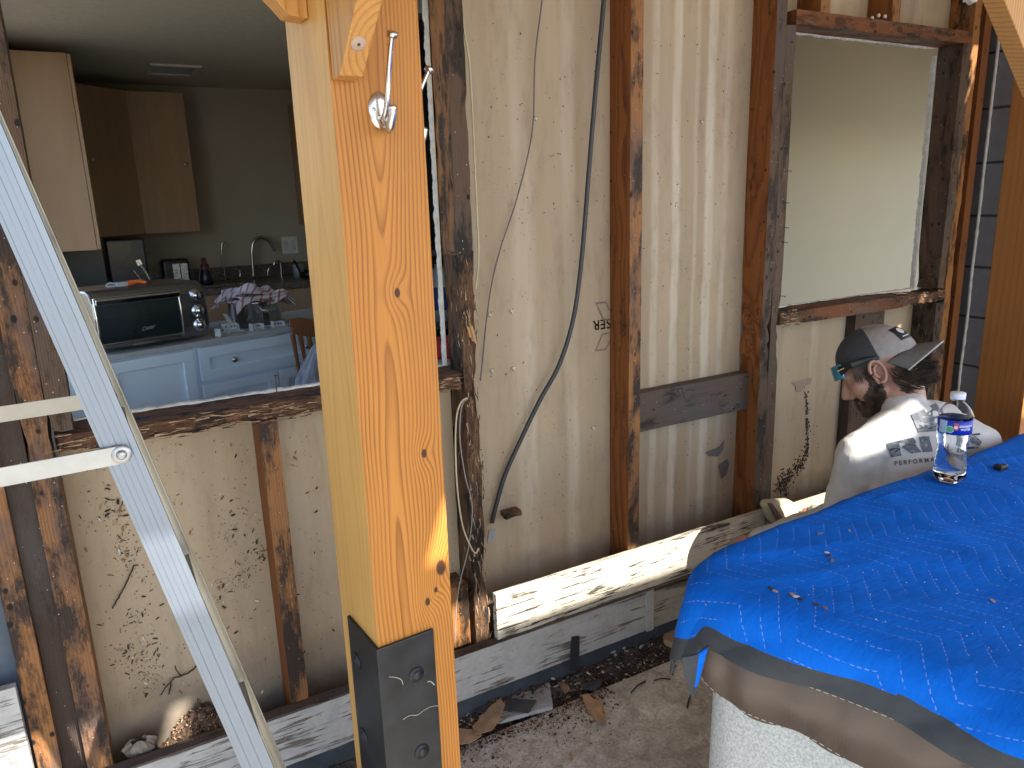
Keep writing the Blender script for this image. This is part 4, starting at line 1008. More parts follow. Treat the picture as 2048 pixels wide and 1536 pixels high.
def subdiv(poly, n=3):
    bm = bmesh.new(); f = bm.faces.new([bm.verts.new((*p, 0)) for p in poly]); bmesh.ops.triangulate(bm, faces=bm.faces[:]); bmesh.ops.subdivide_edges(bm, edges=bm.edges[:], cuts=n, use_grid_fill=True)
    bm.verts.index_update(); r_ = ([v.co.copy() for v in bm.verts], [[v.index for v in f.verts] for f in bm.faces]); bm.free(); return r_
t = NT('logo_print'); o_ = t.ob(); LOGO = t.pr(t.ramp(t.noi(t.sc(o_, (16, 16, 40)), 1, 2, .5, 1.5), [(0, (.10, .11, .125)), (.45, (.10, .11, .125)), (.5, (.19, .20, .215)), (.58, (.05, .055, .06))], 'CONSTANT'), .8)
INK = plain('dark_print', (.07, .07, .075), .8)
I1 = (1.0, 0.0); 
def px(poly): return subdiv(poly)
# R, I and the last A of the big word, and the block mark above it, in photo pixels
Rl = [(1773, 887), (1822, 875), (1831, 880), (1831, 888), (1822, 895), (1842, 904), (1825, 906), (1806, 894), (1800, 897), (1797, 884), (1808, 883), (1812, 886), (1796, 889), (1803, 911), (1783, 915)]
for poly in ([(1773, 887), (1797, 881), (1803, 911), (1782, 915)], [(1797, 881), (1826, 875), (1832, 882), (1831, 889), (1825, 893), (1843, 904), (1824, 907), (1803, 894), (1812, 889), (1809, 884), (1798, 887)],
             [(1838, 874), (1858, 872), (1866, 903), (1846, 905)], [(1822, 829), (1872, 806), (1894, 838), (1880, 862), (1838, 865)], [(1938, 868), (1960, 866), (1961, 870), (1942, 872)], [(1936, 874), (1952, 872), (1964, 884), (1958, 893), (1944, 886)], [(1930, 893), (1957, 893), (1956, 897), (1930, 898)]):
    print_on('', (0, 0), (1, 0), (0, 1), LOGO, 'logo_print', raw=px(poly))
print_on('PERFORMANCE', (1789, 931), (.985, -.10), (-.10, -1.0), INK, 'shirt_text', size=12.5, bold=.25, space=1.45)
# trousers and boots
tr = [('c', hipL, kL, .088, .062), ('c', hipR, kR, .088, .062), ('c', kL, aL + V((.02, .02, 0)), .058, .050), ('c', kR, aR + V((.02, .02, 0)), .058, .050), ('c', hipL, hipR, .105, .105), ('c', PELV, PELV + V((0, 0, .07)), .13, .135)]
sdfbody(tr, .009, 'trousers', JEAN, MAN, smooth=3, disp=lambda p, n: .004 * noise.noise(p * 22))
for a_, nm in ((aL, 0), (aR, 1)):
    sdfbody([('c', a_, a_ + V((-.05, -.03, -.012)), .046, .042), ('c', a_ + V((-.03, -.01, -.0)), a_ + V((-.085, -.06, .035)), .04, .036)], .008, 'boot', plain('boot_leather', (.16, .10, .06), .7), MAN)
# ------------------------------------------------------------------ kitchen seen through the opening
CABW = wood('cabinet_birch', (.46, .30, .18), (.33, .20, .115), ring=.03, wob=.06, late=.35, dirt=.0, bump=.05, rough=.4, fib=.12, low=(2, 2, .8))
CABE = plain('cabinet_edge', (.32, .20, .12), .5); DARKG = plain('dark_gap', (.01, .01, .012), .8)
def cab(name, label, x0, x1, y0, y1, z0, z1, doors, knobs, face='y'):
    T_ = thing(name, label, 'cabinet', ((x0 + x1) / 2, (y0 + y1) / 2, z0), 'birch wall cabinets in the kitchen')
    m = MB(); m.box(x0, x1, y0, y1, z0, z1); m.build('carcass', CABW, T_, bevel=.002)
    for (a, b) in doors:
        m = MB()
        if face == 'y': m.box(a, b, y0 - .02, y0 - .002, z0 + .004, z1 - .004)
        else: m.box(x1 + .002, x1 + .02, a, b, z0 + .004, z1 - .004)
        d = m.build('door', CABW, T_, bevel=.002)
        for (kx, kz) in knobs:
            if a < kx < b:
                c = V((kx, y0 - .02, kz)) if face == 'y' else V((x1 + .02, kx, kz)); n = (0, -1, 0) if face == 'y' else (1, 0, 0)
                m = MB(); m.lathe([(0, .022), (.012, .020), (.015, .015), (.010, .008), (.006, .0)], c, n, 16); m.build('knob', NICKEL, d)
    return T_
cab('wall_cabinet', 'nearest birch wall cabinet, its side panel towards the opening', -.268, .063, 3.10, 3.96, 1.195, 2.20, [(3.102, 3.95)], [(3.86, 1.70)], 'x')
m = thing('corner_cabinet', 'shadowed angled birch corner cabinet beyond the nearest one', 'cabinet', (.1, 4.2, 1.25), 'birch wall cabinets in the kitchen')
CCz0, CCz1 = 1.235, 2.175
mm = MB(); mm.ngon([(-.266, 3.965, CCz0), (.063, 3.965, CCz0), (.375, 4.232, CCz0), (.375, 4.555, CCz0), (-.266, 4.555, CCz0)], (0, 0, CCz1 - CCz0)); mm.build('carcass', CABW, m, bevel=.002)
dv = V((.312, .267, 0)).normalized(); dn = V((dv.y, -dv.x, 0)); a = V((.070, 3.962, 0)) + dn * .004; b = a + dv * .40
mm = MB(); mm.ngon([V((a.x, a.y, CCz0 + .004)), V((b.x, b.y, CCz0 + .004)), V((b.x, b.y, CCz1 - .004)), V((a.x, a.y, CCz1 - .004))], dn * .018); dd = mm.build('door', CABW, m, bevel=.002)
mm = MB(); mm.lathe([(0, .022), (.012, .020), (.015, .015), (.006, .0)], a + dv * .05 + V((0, 0, 1.72)) + dn * .018, dn, 14); mm.build('knob', NICKEL, dd)
cab('wall_cabinet', 'birch wall cabinet with a small round knob, right of the corner cabinet', .377, .745, 4.235, 4.555, CCz0, CCz1, [(.379, .743)], [(.70, 1.70)])
cab('wall_cabinet', 'dark end of a birch wall cabinet half hidden by the timber post', 1.53, 1.862, 4.0, 4.555, 1.25, 2.15, [(1.532, 1.860)], [])
# base cabinets, counter
CT = NT('granite_counter'); _o = CT.ob(); GRAN = CT.pr(CT.mix(CT.st(CT.noi(_o, 60, 5, .8), .4, .6), (.05, .04, .035), (.20, .15, .12)), .3)
BASE = thing('base_cabinet', 'birch base cabinets under the dark stone counter', 'cabinet', (.5, 4.3, -.05))
m = MB(); m.box(-.26, 1.862, 3.99, 4.555, .05, .81); m.build('carcass', CABW, BASE)
for x0, x1 in ((.10, .54), (.545, .99), (.995, 1.44), (1.445, 1.86)):
    m = MB(); m.box(x0, x1, 3.97, 3.988, .62, .80); m.build('drawer_front', CABW, BASE, bevel=.002)
    m = MB(); m.box(x0, x1, 3.97, 3.988, .07, .605); m.build('door', CABW, BASE, bevel=.002)
m = MB(); m.box(-.262, 1.863, 3.94, 4.557, .812, .855); m.build('counter_top', GRAN, BASE, bevel=.004); m = MB(); m.box(-.262, 1.863, 4.535, 4.558, .8555, .955); m.build('backsplash', GRAN, BASE, bevel=.002)
SINK = thing('sink', 'steel sink set in the dark counter under the curved faucet', 'sink', (.72, 4.25, .85))
m = MB(); m.box(.60, 1.02, 4.05, 4.40, .8555, .862); m.build('sink_rim', NICKEL, SINK, bevel=.003); m = MB(); m.box(.62, 1.00, 4.07, 4.38, .8622, .8632); m.build('basin', plain('basin_dark', (.16, .12, .08), .35, .6), SINK)
CHR = plain('chrome_dark', (.45, .42, .40), .15, 1.0, var=.03)
fx = atz(507, 552, .86); fx = V((fx.x, 4.45, .8565))
FA = thing('faucet', 'tall gooseneck kitchen faucet at the sink', 'faucet', fx)
yf = 4.45; P = lambda a, b, y=yf: aty(a, b, y)
m = MB(); m.tube(smoothpts([P(507, 552), P(505, 520), P(504, 500), P(508, 482), P(521, 475), P(536, 480), P(545, 492), P(550, 502)], 5), .0125, 10); m.lathe([(0, .01), (.026, .008), (.028, 0)], fx, seg=20); m.build('spout', CHR, FA)
for (a, b, c_, d_) in ((480, 553, 462, 538), (536, 551, 545, 533)):
    m = MB(); m.tube(smoothpts([P(a, b), P(a, b - 10), P((a + c_) / 2, d_ + 1), P(c_, d_)], 4), .008, 8); m.build('handle', CHR, FA)
FF = thing('filter_faucet', 'slim small water filter tap left of the gooseneck faucet', 'faucet', V((P(450, 560).x, yf, .8565)))
m = MB(); m.tube(smoothpts([P(451, 562), P(447, 530), P(443, 505), P(444, 487), P(448, 484), P(451, 493)], 4), .0065, 8); m.build('spout', CHR, FF); m = MB(); m.tube([P(449, 550), P(436, 549)], .006, 6); m.build('handle', CHR, FF)
SD = thing('side_sprayer', 'small pump spout right of the gooseneck faucet', 'sprayer', V((P(562, 553).x, yf, .8565)))
m = MB(); m.tube(smoothpts([P(563, 555), P(562, 535), P(560, 524), P(550, 523), P(548, 530)], 4), .009, 8); m.build('spout', CHR, SD)
OP = thing('wall_outlet', 'white double outlet plate on the wall behind the faucet', 'outlet', aty(578, 489, 4.55))
a, b = aty(562, 474, 4.556), aty(597, 506, 4.556); m = MB(); m.box(a.x, b.x, 4.550, 4.5595, b.z, a.z); m.build('plate', plain('plate_white', (.70, .70, .66), .4), OP, bevel=.002)
for cx, ww in ((.28, .17), (.72, .17)):
    xx = a.x + (b.x - a.x) * cx; hh = (a.z - b.z); m = MB(); m.box(xx - (b.x - a.x) * ww * .8, xx + (b.x - a.x) * ww * .8, 4.548, 4.5515, b.z + hh * .2, a.z - hh * .2); m.build('socket', plain('plate_cream', (.55, .56, .56), .4), OP, bevel=.001)
# toaster
ty = 4.30; TO = thing('toaster', 'black and steel toaster on the back counter', 'toaster', V((aty(355, 560, ty).x, ty, .8555)))
a, b = aty(322, 520, ty), aty(383, 562, ty); m = MB(); m.box(a.x, b.x, ty, ty + .17, .856, a.z); m.build('shell', plain('toaster_black', (.02, .02, .022), .25), TO, bevel=.022, seg=4)
a2, b2 = aty(344, 528, ty), aty(379, 560, ty); m = MB(); m.box(a2.x, b2.x, ty - .006, ty - .0005, b2.z, a2.z); fr = m.build('front_plate', NICKEL, TO, bevel=.003)
m = MB(); xx = (a2.x + b2.x) / 2; m.box(xx - .003, xx + .003, ty - .008, ty - .0065, b2.z + .01, a2.z - .004); m.build('lever_slot', DARKG, fr)
for z_ in (.25, .45, .6): m = MB(); zz = b2.z + (a2.z - b2.z) * z_; m.box(a2.x + .012, a2.x + .026, ty - .010, ty - .0065, zz, zz + .008); m.build('button', plain('button_grey', (.3, .3, .3), .4), fr)
# soap bottle, mug, pans, utensils, dark appliances
def smallthing(name, label, cat, prof, c, mat, extra=None, seg=20):
    o = thing(name, label, cat, c); m = MB(); m.lathe(prof, c, seg=seg); m.build('body', mat, o)
    if extra: extra(o)
    return o
c = V((aty(414, 572, 4.15).x, 4.15, .8555))
smallthing('soap_bottle', 'dark soap bottle with a red top left of the small tap', 'bottle', [(0, 0), (.045, 0), (.046, .05), (.040, .09), (.028, .12)], c, plain('soap_navy', (.012, .018, .04), .3),
           lambda o: [MBx.build('cap', plain('soap_red', (.12, .035, .035), .4), o) for MBx in [MB()] if not MBx.lathe([(.030, .118), (.030, .15), (.016, .165), (.016, .20), (0, .20)], c, seg=20)])
c = V((aty(598, 552, 4.25).x, 4.25, .8555))
smallthing('mug', 'pale mug at the back of the counter beside the post', 'mug', [(0, 0), (.04, 0), (.042, .10), (.038, .10), (.036, .01), (0, .01)], c, plain('mug_pale', (.30, .33, .34), .3))
c = V((aty(625, 560, 4.2).x, 4.2, .8555)); o = thing('frying_pan', 'dark pan with its handle over the sink, beside the post', 'pan', c)
m = MB(); m.lathe([(0, 0), (.09, 0), (.10, .05), (.095, .05), (.088, .005), (0, .005)], c, seg=30); m.build('pan_body', plain('pan_black', (.012, .012, .013), .3), o)
m = MB(); m.tube([c + V((-.09, 0, .05)), aty(588, 521, 4.18)], .009, 8); m.build('handle', plain('pan_black2', (.012, .012, .013), .5), o)
NAVY = plain('appliance_navy', (.020, .030, .044), .3, var=.2, scale=2)
o = thing('coffee_maker', 'tall dark blue black appliance left of the toaster', 'appliance', (.16, 3.9, .8555))
a, b = aty(210, 480, 3.95), aty(300, 560, 3.95); m = MB(); m.box(a.x, b.x, 3.95, 4.15, .8555, a.z); sh_ = m.build('housing', NAVY, o, bevel=.012, seg=3)
a1, b1 = aty(214, 486, 3.94), aty(268, 548, 3.94); m = MB(); m.box(a1.x, b1.x, 3.944, 3.949, b1.z, a1.z); m.build('front_panel', plain('panel_brown', (.06, .05, .05), .25), o)
a1 = aty(297, 507, 3.94); m = MB(); m.lathe([(0, .006), (.006, .004), (.007, 0)], V((a1.x, 3.949, a1.z)), (0, -1, 0), 12); m.build('button', NICKEL, o)
o = thing('range_hood_panel', 'dark blue splash panel on the wall under the nearest cabinet', 'panel', (-.26, 3.4, .9))
m = MB(); m.box(-.2695, -.255, 3.0, 4.0, .86, 1.19); m.build('panel', NAVY, o); m = MB(); m.box(-.25, .10, 3.95, 3.965, .8555, 1.19); m.build('glass_panel', NAVY, o)
for i, (p, q, lb) in enumerate((((276, 523), (292, 545), 'steel spatula leaning in the utensil pot'), ((266, 540), (280, 557), 'thin steel skewer beside the spatula'))):
    y_ = 3.4; m = MB(); m.tube([aty(*p, y_), aty(*q, y_), aty(q[0] + 12, q[1] + 22, y_)], .0055 if i == 0 else .003, 6)
    if i == 0: m.ngon([aty(271, 521, y_), aty(280, 519, y_), aty(285, 528, y_), aty(276, 532, y_)], (0, -.004, 0))
    tag(m.build('utensil', NICKEL, loc=aty(*q, y_)), lb, 'utensil')
# ceiling vent
vz = 2.26; VT = thing('ceiling_vent', 'white ceiling air vent in the kitchen', 'vent', atz(345, 135, vz))
q = [atz(297, 129, vz), atz(403, 132, vz), atz(383, 144, vz), atz(299, 143, vz)]
a = q[0]; x1_, x2_ = q[0].x, q[1].x; y1_, y2_ = atz(350, 128, vz).y, atz(340, 147, vz).y; y1_, y2_ = min(y1_, y2_), max(y1_, y2_)
m = MB()
for (xa, xb, ya, yb) in ((x1_, x2_, y1_, y1_ + .03), (x1_, x2_, y2_ - .03, y2_), (x1_, x1_ + .03, y1_ + .03, y2_ - .03), (x2_ - .03, x2_, y1_ + .03, y2_ - .03)): m.box(xa, xb, ya, yb, 2.246, 2.2595)
m.build('vent_frame', plain('vent_white', (.6, .58, .5), .5), VT, bevel=.003)
m = MB()
for k in range(9): yy = y1_ + .035 + k * (y2_ - y1_ - .07) / 9; m.box(x1_ + .031, x2_ - .031, yy, yy + .006, 2.249, 2.2585)
m.build('louvre', plain('vent_grey', (.22, .22, .22), .6), VT)
# white cabinet, oven, pot, brackets (local frame of the cabinet top)
WZ = .855
pa, pb = atz(215, 712, WZ), atz(605, 650, WZ); WX = (pb - pa).normalized(); WY = V((-WX.y, WX.x, 0)); WM = frame(pa, WX, WY)
WHITE = plain('white_cabinet_sky_tint', (.74, .87, .98), .4, var=.03, scale=4)  # white paint with blue skylight tinted into its colour
WC = thing('white_cabinet', 'white kitchen cabinet with panelled drawers under the toaster oven', 'cabinet', (pa.x + .5, pa.y + .3, -.05))
LW = 1.62; X0 = -.42
m = MB(); m.box(X0, X0 + LW, .018, .46, -.90, -.022, M=WM); m.build('carcass', WHITE, WC, bevel=.002)
m = MB(); m.box(X0 - .01, X0 + LW + .01, -.006, .48, -.0215, 0, M=WM); m.build('cabinet_top', plain('top_grey', (.45, .47, .48), .3, var=.06, scale=6), WC, bevel=.003)
def panel(x0, x1, z0, z1, knob=None):
    m = MB(); m.box(x0, x1, .006, .0175, z0, z1, M=WM); b = .045
    for (a_, b_, c_, d_) in ((x0, x1, z0, z0 + b), (x0, x1, z1 - b, z1), (x0, x0 + b, z0 + b, z1 - b), (x1 - b, x1, z0 + b, z1 - b)): m.box(a_, b_, -.004, .0058, c_, d_, M=WM)
    o = m.build('drawer_front', WHITE, WC, bevel=.0015)
    for k in (knob or []): m = MB(); m.lathe([(0, .020), (.011, .019), (.0135, .014), (.008, .007), (.006, 0)], WM @ V((k[0], -.0035, k[1])), -WY, 20); m.build('knob', NICKEL, o)
kx = .36
panel(-.02, .330, -.62, -.030); panel(-.40, -.03, -.62, -.030)
panel(.352, 1.16, -.175, -.030, [(.50, -.10), (.86, -.10)]); panel(.352, .70, -.62, -.190); panel(.71, 1.16, -.62, -.190)
# toaster oven
OV = thing('toaster_oven', 'big dark chrome toaster oven with three round knobs on the white cabinet', 'oven', WM @ V((.2, .2, 0)))
OM = WM @ Matrix.Translation((0, .05, 0))
ox0 = -.015; pr_ = aty(421, 640, (OM @ V((.45, 0, 0))).y); ox1 = .435; oh = .245
BODY = plain('oven_metal', (.30, .29, .29), .22, .9, var=.1, scale=5)
m = MB(); prof = [(.0, .014), (-.012, .06), (-.014, .14), (-.006, .20), (.018, .235), (.05, oh), (.34, oh - .005), (.36, oh - .03), (.36, .014)]
m.ngon([OM @ V((ox0, a, b)) for a, b in prof], WX * (ox1 - ox0)); m.build('oven_body', BODY, OV, bevel=.008, seg=3)
m = MB(); m.ngon([OM @ V((ox0 + .012, -.014 - .006 * math.sin(math.pi * k / 8), .045 + .15 * k / 8)) for k in range(9)] + [OM @ V((ox0 + .012, -.004, .195)), OM @ V((ox0 + .012, -.004, .045))], WX * (.315))
dr = m.build('oven_door', plain('oven_glass', (.018, .026, .03), .06, .1, var=.05, Specular_IOR_Level=.9), OV, bevel=.002)
CH = plain('bright_chrome', (.75, .76, .78), .09, 1.0, var=.02)
m = MB(); m.ngon([OM @ V((ox0 + .010, -.030, .192)), OM @ V((ox0 + .010, -.036, .212)), OM @ V((ox0 + .010, -.024, .218)), OM @ V((ox0 + .010, -.016, .196))], WX * .322); m.build('door_handle', CH, dr, bevel=.002)
m = MB()
for z_ in (.040, .192 + .028):
    m.tube([OM @ V((ox0 + .006, -.022, z_)), OM @ V((ox0 + .33, -.022, z_))], .0028, 6)
for x_ in (ox0 + .006, ox0 + .331): m.tube(smoothpts([OM @ V((x_, -.018, .03)), OM @ V((x_, -.026, .12)), OM @ V((x_, -.016, .22))], 4), .0028, 6)
m.build('door_trim', CH, dr)
m = MB(); m.box(ox0 + .02, ox0 + .32, -.020, -.014, .022, .036, M=OM); m.build('crumb_tray', BODY, OV, bevel=.002)
m = MB(); m.tube([OM @ V((ox0 + .12, -.024, .024)), OM @ V((ox0 + .21, -.024, .024))], .005, 8); m.build('tray_handle', CH, OV)
for k, z_ in enumerate((.065, .125, .188)):
    c = OM @ V((ox1 - .045, -.014 + (.012 if z_ > .18 else 0), z_)); m = MB(); m.lathe([(0, .026), (.015, .025), (.018, .020), (.020, .006), (.026, .004), (.027, 0)], c, -WY, 28); kb = m.build('oven_knob', CH, OV)
    m = MB(); m.box(-.002, .002, -.004, 0, -.016, .016, M=Matrix.Translation(c - WY * .0255) @ WM.to_3x3().to_4x4()); m.build('pointer', DARKG, kb)
vs_, fs_ = textmesh('Oster', .022, .0002, .0003, shear=.35); m = MB(); m.add([OM @ V((ox0 + .165 + v.x, -.0215, .072 + v.y + .15 * v.x)) for v in vs_], fs_); m.build('oven_lettering', plain('lettering', (.6, .6, .6), .4), dr)
m = MB()
for k in range(5): m.tube([OM @ V((ox0 + .03, .02, .09 + .0 * k)), OM @ V((ox0 + .31, .02, .09))], .001, 4)
# orange ear-plug cord / gloves on the oven
ORG = plain('orange_cloth', (.75, .16, .03), .7, var=.15, scale=60); m = MB()
g0 = OM @ V((.17, .10, oh + .006))
for k in range(9):
    a_ = .5 * math.sin(k * 1.7); m.tube(smoothpts([g0 + WX * (-.03 + .004 * k) + WY * (.03 * a_), g0 + WX * (.01 + .005 * k) + WY * (.02 * a_) + V((0, 0, .010)), g0 + WX * (.05 + .004 * (k % 4)) + WY * (.045 * a_) + V((0, 0, .003))], 4), .0065, 8)
gl = thing('work_glove', 'bright orange and white work glove on top of the toaster oven', 'glove', g0); m.build('fingers', ORG, gl)
m = MB(); m.tube(smoothpts([g0 + WX * -.03, g0 + WX * -.07 + V((0, 0, .012)), g0 + WX * -.085 + V((0, 0, .0)), g0 + WX * -.05 + WY * -.01], 5), .004, 8); m.box(-.03, .01, -.02, .02, -.004, .012, M=Matrix.Translation(g0 - WX * .02) @ WM.to_3x3().to_4x4()); m.build('cuff', plain('glove_grey', (.45, .47, .5), .7), gl, bevel=.002)
# pot with towel
pc = atz(552, 650, WZ); pc = WM.inverted() @ pc; pc = WM @ V((.74, .22, 0))
PT = thing('stock_pot', 'shiny steel pot on the white cabinet, covered by a striped towel', 'pot', pc)
m = MB(); m.lathe([(0, .0), (.112, 0), (.117, .012), (.117, .105), (.122, .112), (.122, .118), (.108, .122), (0, .13)], pc, seg=48); m.build('pot_body', plain('pot_steel', (.5, .47, .45), .12, 1.0, var=.05), PT)
m = MB(); m.tube(smoothpts([pc - WY * .117 + V((-.03, 0, .085)), pc - WY * .14 + V((-.025, 0, .08)), pc - WY * .14 + V((.025, 0, .08)), pc - WY * .117 + V((.03, 0, .085))], 4), .004, 6); m.build('handle', NICKEL, PT)
t = NT('striped_towel'); o_ = t.ob(); s_ = t.sep(t.mp(o_, rot=(0, 0, .5), k=(1, 1, 1))); TWL = t.pr(t.mix(t.st(t.ma('PINGPONG', s_[0], .016), .0035, .0045, 1, 0), (.62, .58, .60), (.40, .16, .18)), .9)
m = MB()
for L_ in range(3):
    def tw(u, v, L_=L_):
        x = (u - .5) * (.30 - .03 * L_) + .02 * math.sin(v * 5 + L_); y = (v - .5) * (.24 - .02 * L_)
        z = .134 + .013 * L_ + .026 * noise.noise(V((x * 11, y * 14, L_))) + .030 * math.exp(-((x + .02) / .05) ** 2 - ((y - .0) / .06) ** 2) * (L_ == 2) - .030 * max(0, (abs(x) - .11) / .04) - .02 * max(0, (abs(y) - .09) / .03)
        return pc + WX * x + WY * y + V((0, 0, z))
    m.grid(tw, 30, 24)
tw_ = m.build('towel', TWL, loc=pc); tw_.modifiers.new('t', 'SOLIDIFY').thickness = .004; tag(tw_, 'folded white towel with thin red stripes heaped on the steel pot', 'towel')
# white metal brackets
BRM = plain('white_metal', (.62, .68, .72), .4, .2, var=.05)
def bracket(label, x, y, ang, sc=1.0):
    o = thing('metal_bracket', label, 'bracket', WM @ V((x, y, 0)), 'white metal brackets on the cabinet top'); M = WM @ Matrix.Translation((x, y, .001)) @ Matrix.Rotation(ang, 4, 'Z') @ Matrix.Scale(sc, 4)
    m = MB(); m.box(-.04, .04, -.015, .015, 0, .003, M=M); m.box(-.04, -.037, -.015, .015, .003, .035, M=M); m.box(.02, .023, -.015, .015, .003, .028, M=M); m.box(-.037, .02, .012, .015, .003, .03, M=M); m.build('plate', BRM, o)
    m = MB()
    for a_ in (-.02, .0, .012): m.lathe([(0, .0005), (.004, .0005)], M @ V((a_, -.0, .0032)), (0, 0, 1), 8); m.lathe([(0, .0005), (.004, .0005)], M @ V((a_, .0118, .017)), M.to_3x3() @ V((0, -1, 0)), 8)
    m.build('screw_hole', DARKG, o)
bracket('white bracket next to the oven knobs', .50, .06, .5, 1.0); bracket('tall bent white bracket standing left of the pot', .57, .12, -.3, 1.2)
bracket('white bracket in front of the steel pot', .66, .05, .1, .95); bracket('white bracket right of the other ones, beside the chair', .76, .04, -.05, .9)
m = MB(); ta = WM @ V((.56, .12, .03)); m.ngon([ta, ta + WX * .02, ta + WX * -.005 + V((0, 0, .05)), ta + WX * -.025 + V((0, 0, .055))], WY * .003); tag(m.build('metal_strip', BRM, loc=ta), 'thin white metal strip sticking up left of the pot', 'strip')
m = MB(); m.tube([WM @ V((.62, .05, .02)), WM @ V((.95, -.02, .0))], .002, 6); tag(m.build('cord', plain('cord_white', (.6, .6, .65), .5), loc=WM @ V((.8, 0, 0))), 'thin pale cord trailing over the cabinet edge', 'cord')
# wooden chair and plastic bag
CHW = wood('chair_wood', (.26, .10, .045), (.12, .045, .02), ring=.01, dirt=0, bump=.1, rough=.3)
cy = 1.55; CH_ = thing('wooden_chair', 'reddish brown wooden spindle-back chair in front of the white cabinet', 'chair', V((aty(640, 740, cy).x, cy, -.05)))
m = MB(); pts = [aty(577, 640, cy), aty(590, 642, cy), aty(640, 646, cy + .02), aty(720, 640, cy)]; top = smoothpts(pts, 4)
m.ngon([aty(578, 640, cy), aty(600, 636, cy), aty(640, 640, cy), aty(740, 636, cy), aty(740, 668, cy), aty(640, 676, cy), aty(605, 672, cy), aty(585, 668, cy)], (0, .022, 0)); m.build('top_rail', CHW, CH_, bevel=.006, seg=3)
for a_, b_ in ((585, 603), (600, 619), (617, 636), (634, 652), (655, 672), (676, 690)):
    m = MB(); p0, p1 = aty(a_, 668, cy + .01), aty(b_, 770, cy + .01); d_ = (p1 - p0).normalized(); m.tube([p0, p0.lerp(p1, .5), p0 + d_ * .42], [.011, .008, .010], 8); m.build('spindle', CHW, CH_)
sb = aty(640, 800, cy + .0); sx_ = sb.x
m = MB(); m.box(sx_ - .20, sx_ + .24, cy - .42, cy + .04, .38, .42); m.build('seat', CHW, CH_, bevel=.012, seg=3)
for dx in (-.18, .22):
    for dy in (-.38, 0): m = MB(); m.tube([V((sx_ + dx, cy + dy, .385)), V((sx_ + dx * 1.15, cy + dy * 1.1, -.048))], [.018, .013], 10); m.build('leg', CHW, CH_)
t = NT('clear_bag'); o_ = t.ob(); BAG = t.pr((.75, .82, .95), .12, t.bump(t.noi(o_, 25, 5, .7, 1), 1, .02), Transmission_Weight=.0, Alpha=.35)
m = MB()
def bagf(u, v):
    a_ = u * 2 * math.pi; r_ = (.02 + .15 * v ** .7) * (1 + .18 * math.sin(a_ * 5 + v * 3) + .2 * noise.noise(V((math.cos(a_) * 2, math.sin(a_) * 2, v * 3))))
    return aty(648, 690, cy - .10) + V((math.cos(a_) * r_, math.sin(a_) * r_ * .5, .02 - .30 * v))
m.grid(bagf, 40, 16); tag(m.build('plastic_bag', BAG, loc=aty(640, 740, cy - .1)), 'crumpled clear plastic bag hanging on the chair beside the post', 'bag')
# things visible in the slot between post and rotten stud
c = aty(885, 640, .75); SH_ = thing('dark_shelf', 'black shelf unit glimpsed between post and rotted stud', 'shelf', V((c.x, .75, -.05)))
m = MB(); xa, xb = c.x - .14, c.x + .24
m.box(xa, xa + .02, .7, 1.0, -.05, 1.95); m.box(xb, xb + .02, .7, 1.0, -.05, 1.95); m.box(xa, xb, .99, 1.0, -.05, 1.95); SH1 = m.build('frame', plain('shelf_black', (.012, .012, .014), .4), SH_)
for z_ in (.05, .62, .97, 1.22, 1.95): m = MB(); m.box(xa + .0205, xb - .0005, .7, .989, z_, z_ + .018); m.build('shelf_board', plain('shelf_grey', (.07, .07, .075), .5), SH_)
c = aty(885, 600, .74); zb = 1.238; c = V((c.x, .74, zb))
zb2 = aty(885, 600, .74).z
SP = thing('spray_bottle', 'white and blue spray bottle on the black shelf', 'bottle', V((c.x, .76, .989)))
b0 = V((c.x, .76, .989)); 
m = MB(); m.lathe([(0, 0), (.032, 0), (.033, .10), (.030, .15), (.014, .19), (.014, .20)], b0, seg=24); m.build('body', plain('bottle_white', (.45, .5, .55), .4), SP)
m = MB(); m.lathe([(.0335, .04), (.0335, .12)], b0, seg=24); m.build('label', plain('label_navy', (.03, .06, .25), .4), SP); m = MB(); m.lathe([(.016, .198), (.018, .21), (.012, .23), (0, .235)], b0, seg=16); m.build('cap', DARKG, SP)
m = MB(); c = aty(884, 726, .20); m.rough(c.x - .05, c.x + .06, .17, .26, .985, 1.03, step=.012, amp=.006, freq=30, sm=True); tag(m.build('red_rag', plain('rag_red', (.45, .03, .035), .8), loc=c), 'red cloth lying behind the kitchen sill, right of the post', 'cloth')
m = MB(); m.box(c.x - .2, c.x + .2, .107, .4, .93, .984); tag(m.build('side_table', plain('table_white', (.5, .5, .48), .5), loc=c), 'white ledge inside the kitchen opening under the red cloth', 'ledge')
# ------------------------------------------------------------------ cables
def cable(name, label, pts, r, mat, y, cat='cable', seg=8, jit=0.0):
    P_ = []
    for q in pts:
        yy = q[2] if len(q) > 2 else y; p = aty(q[0], q[1], yy); P_.append(p)
    S_ = smoothpts(P_, 7)
    if jit: S_ = [p + V((noise.noise(p * 30), 0, noise.noise(p * 33 + V((5, 5, 5))))) * jit for p in S_]
    m = MB(); m.tube(S_, r, seg); return tag(m.build(name, mat, loc=S_[0]), label, cat)
cable('black_cable', 'thick black cable hanging loosely down the tall drywall bay', [(1212, -60, .04), (1206, 20, .04), (1192, 170, .04), (1177, 350, .045), (1163, 520, .045), (1146, 640, .05), (1118, 730, .055), (1080, 800, .06), (1046, 870, .065), (1010, 950, .07), (990, 1020, .072), (984, 1045, .075)], .0062, plain('cable_black', (.028, .032, .036), .5, var=.25, scale=90), .05)
cable('purple_wire', 'thin purple brown wire curving down the tall drywall bay', [(1090, -60), (1083, 10), (1070, 120), (1067, 235), (1056, 310), (1030, 410), (1003, 490), (985, 560), (973, 640), (967, 700), (961, 762)], .0019, plain('wire_purple', (.12, .085, .10), .5), .070)
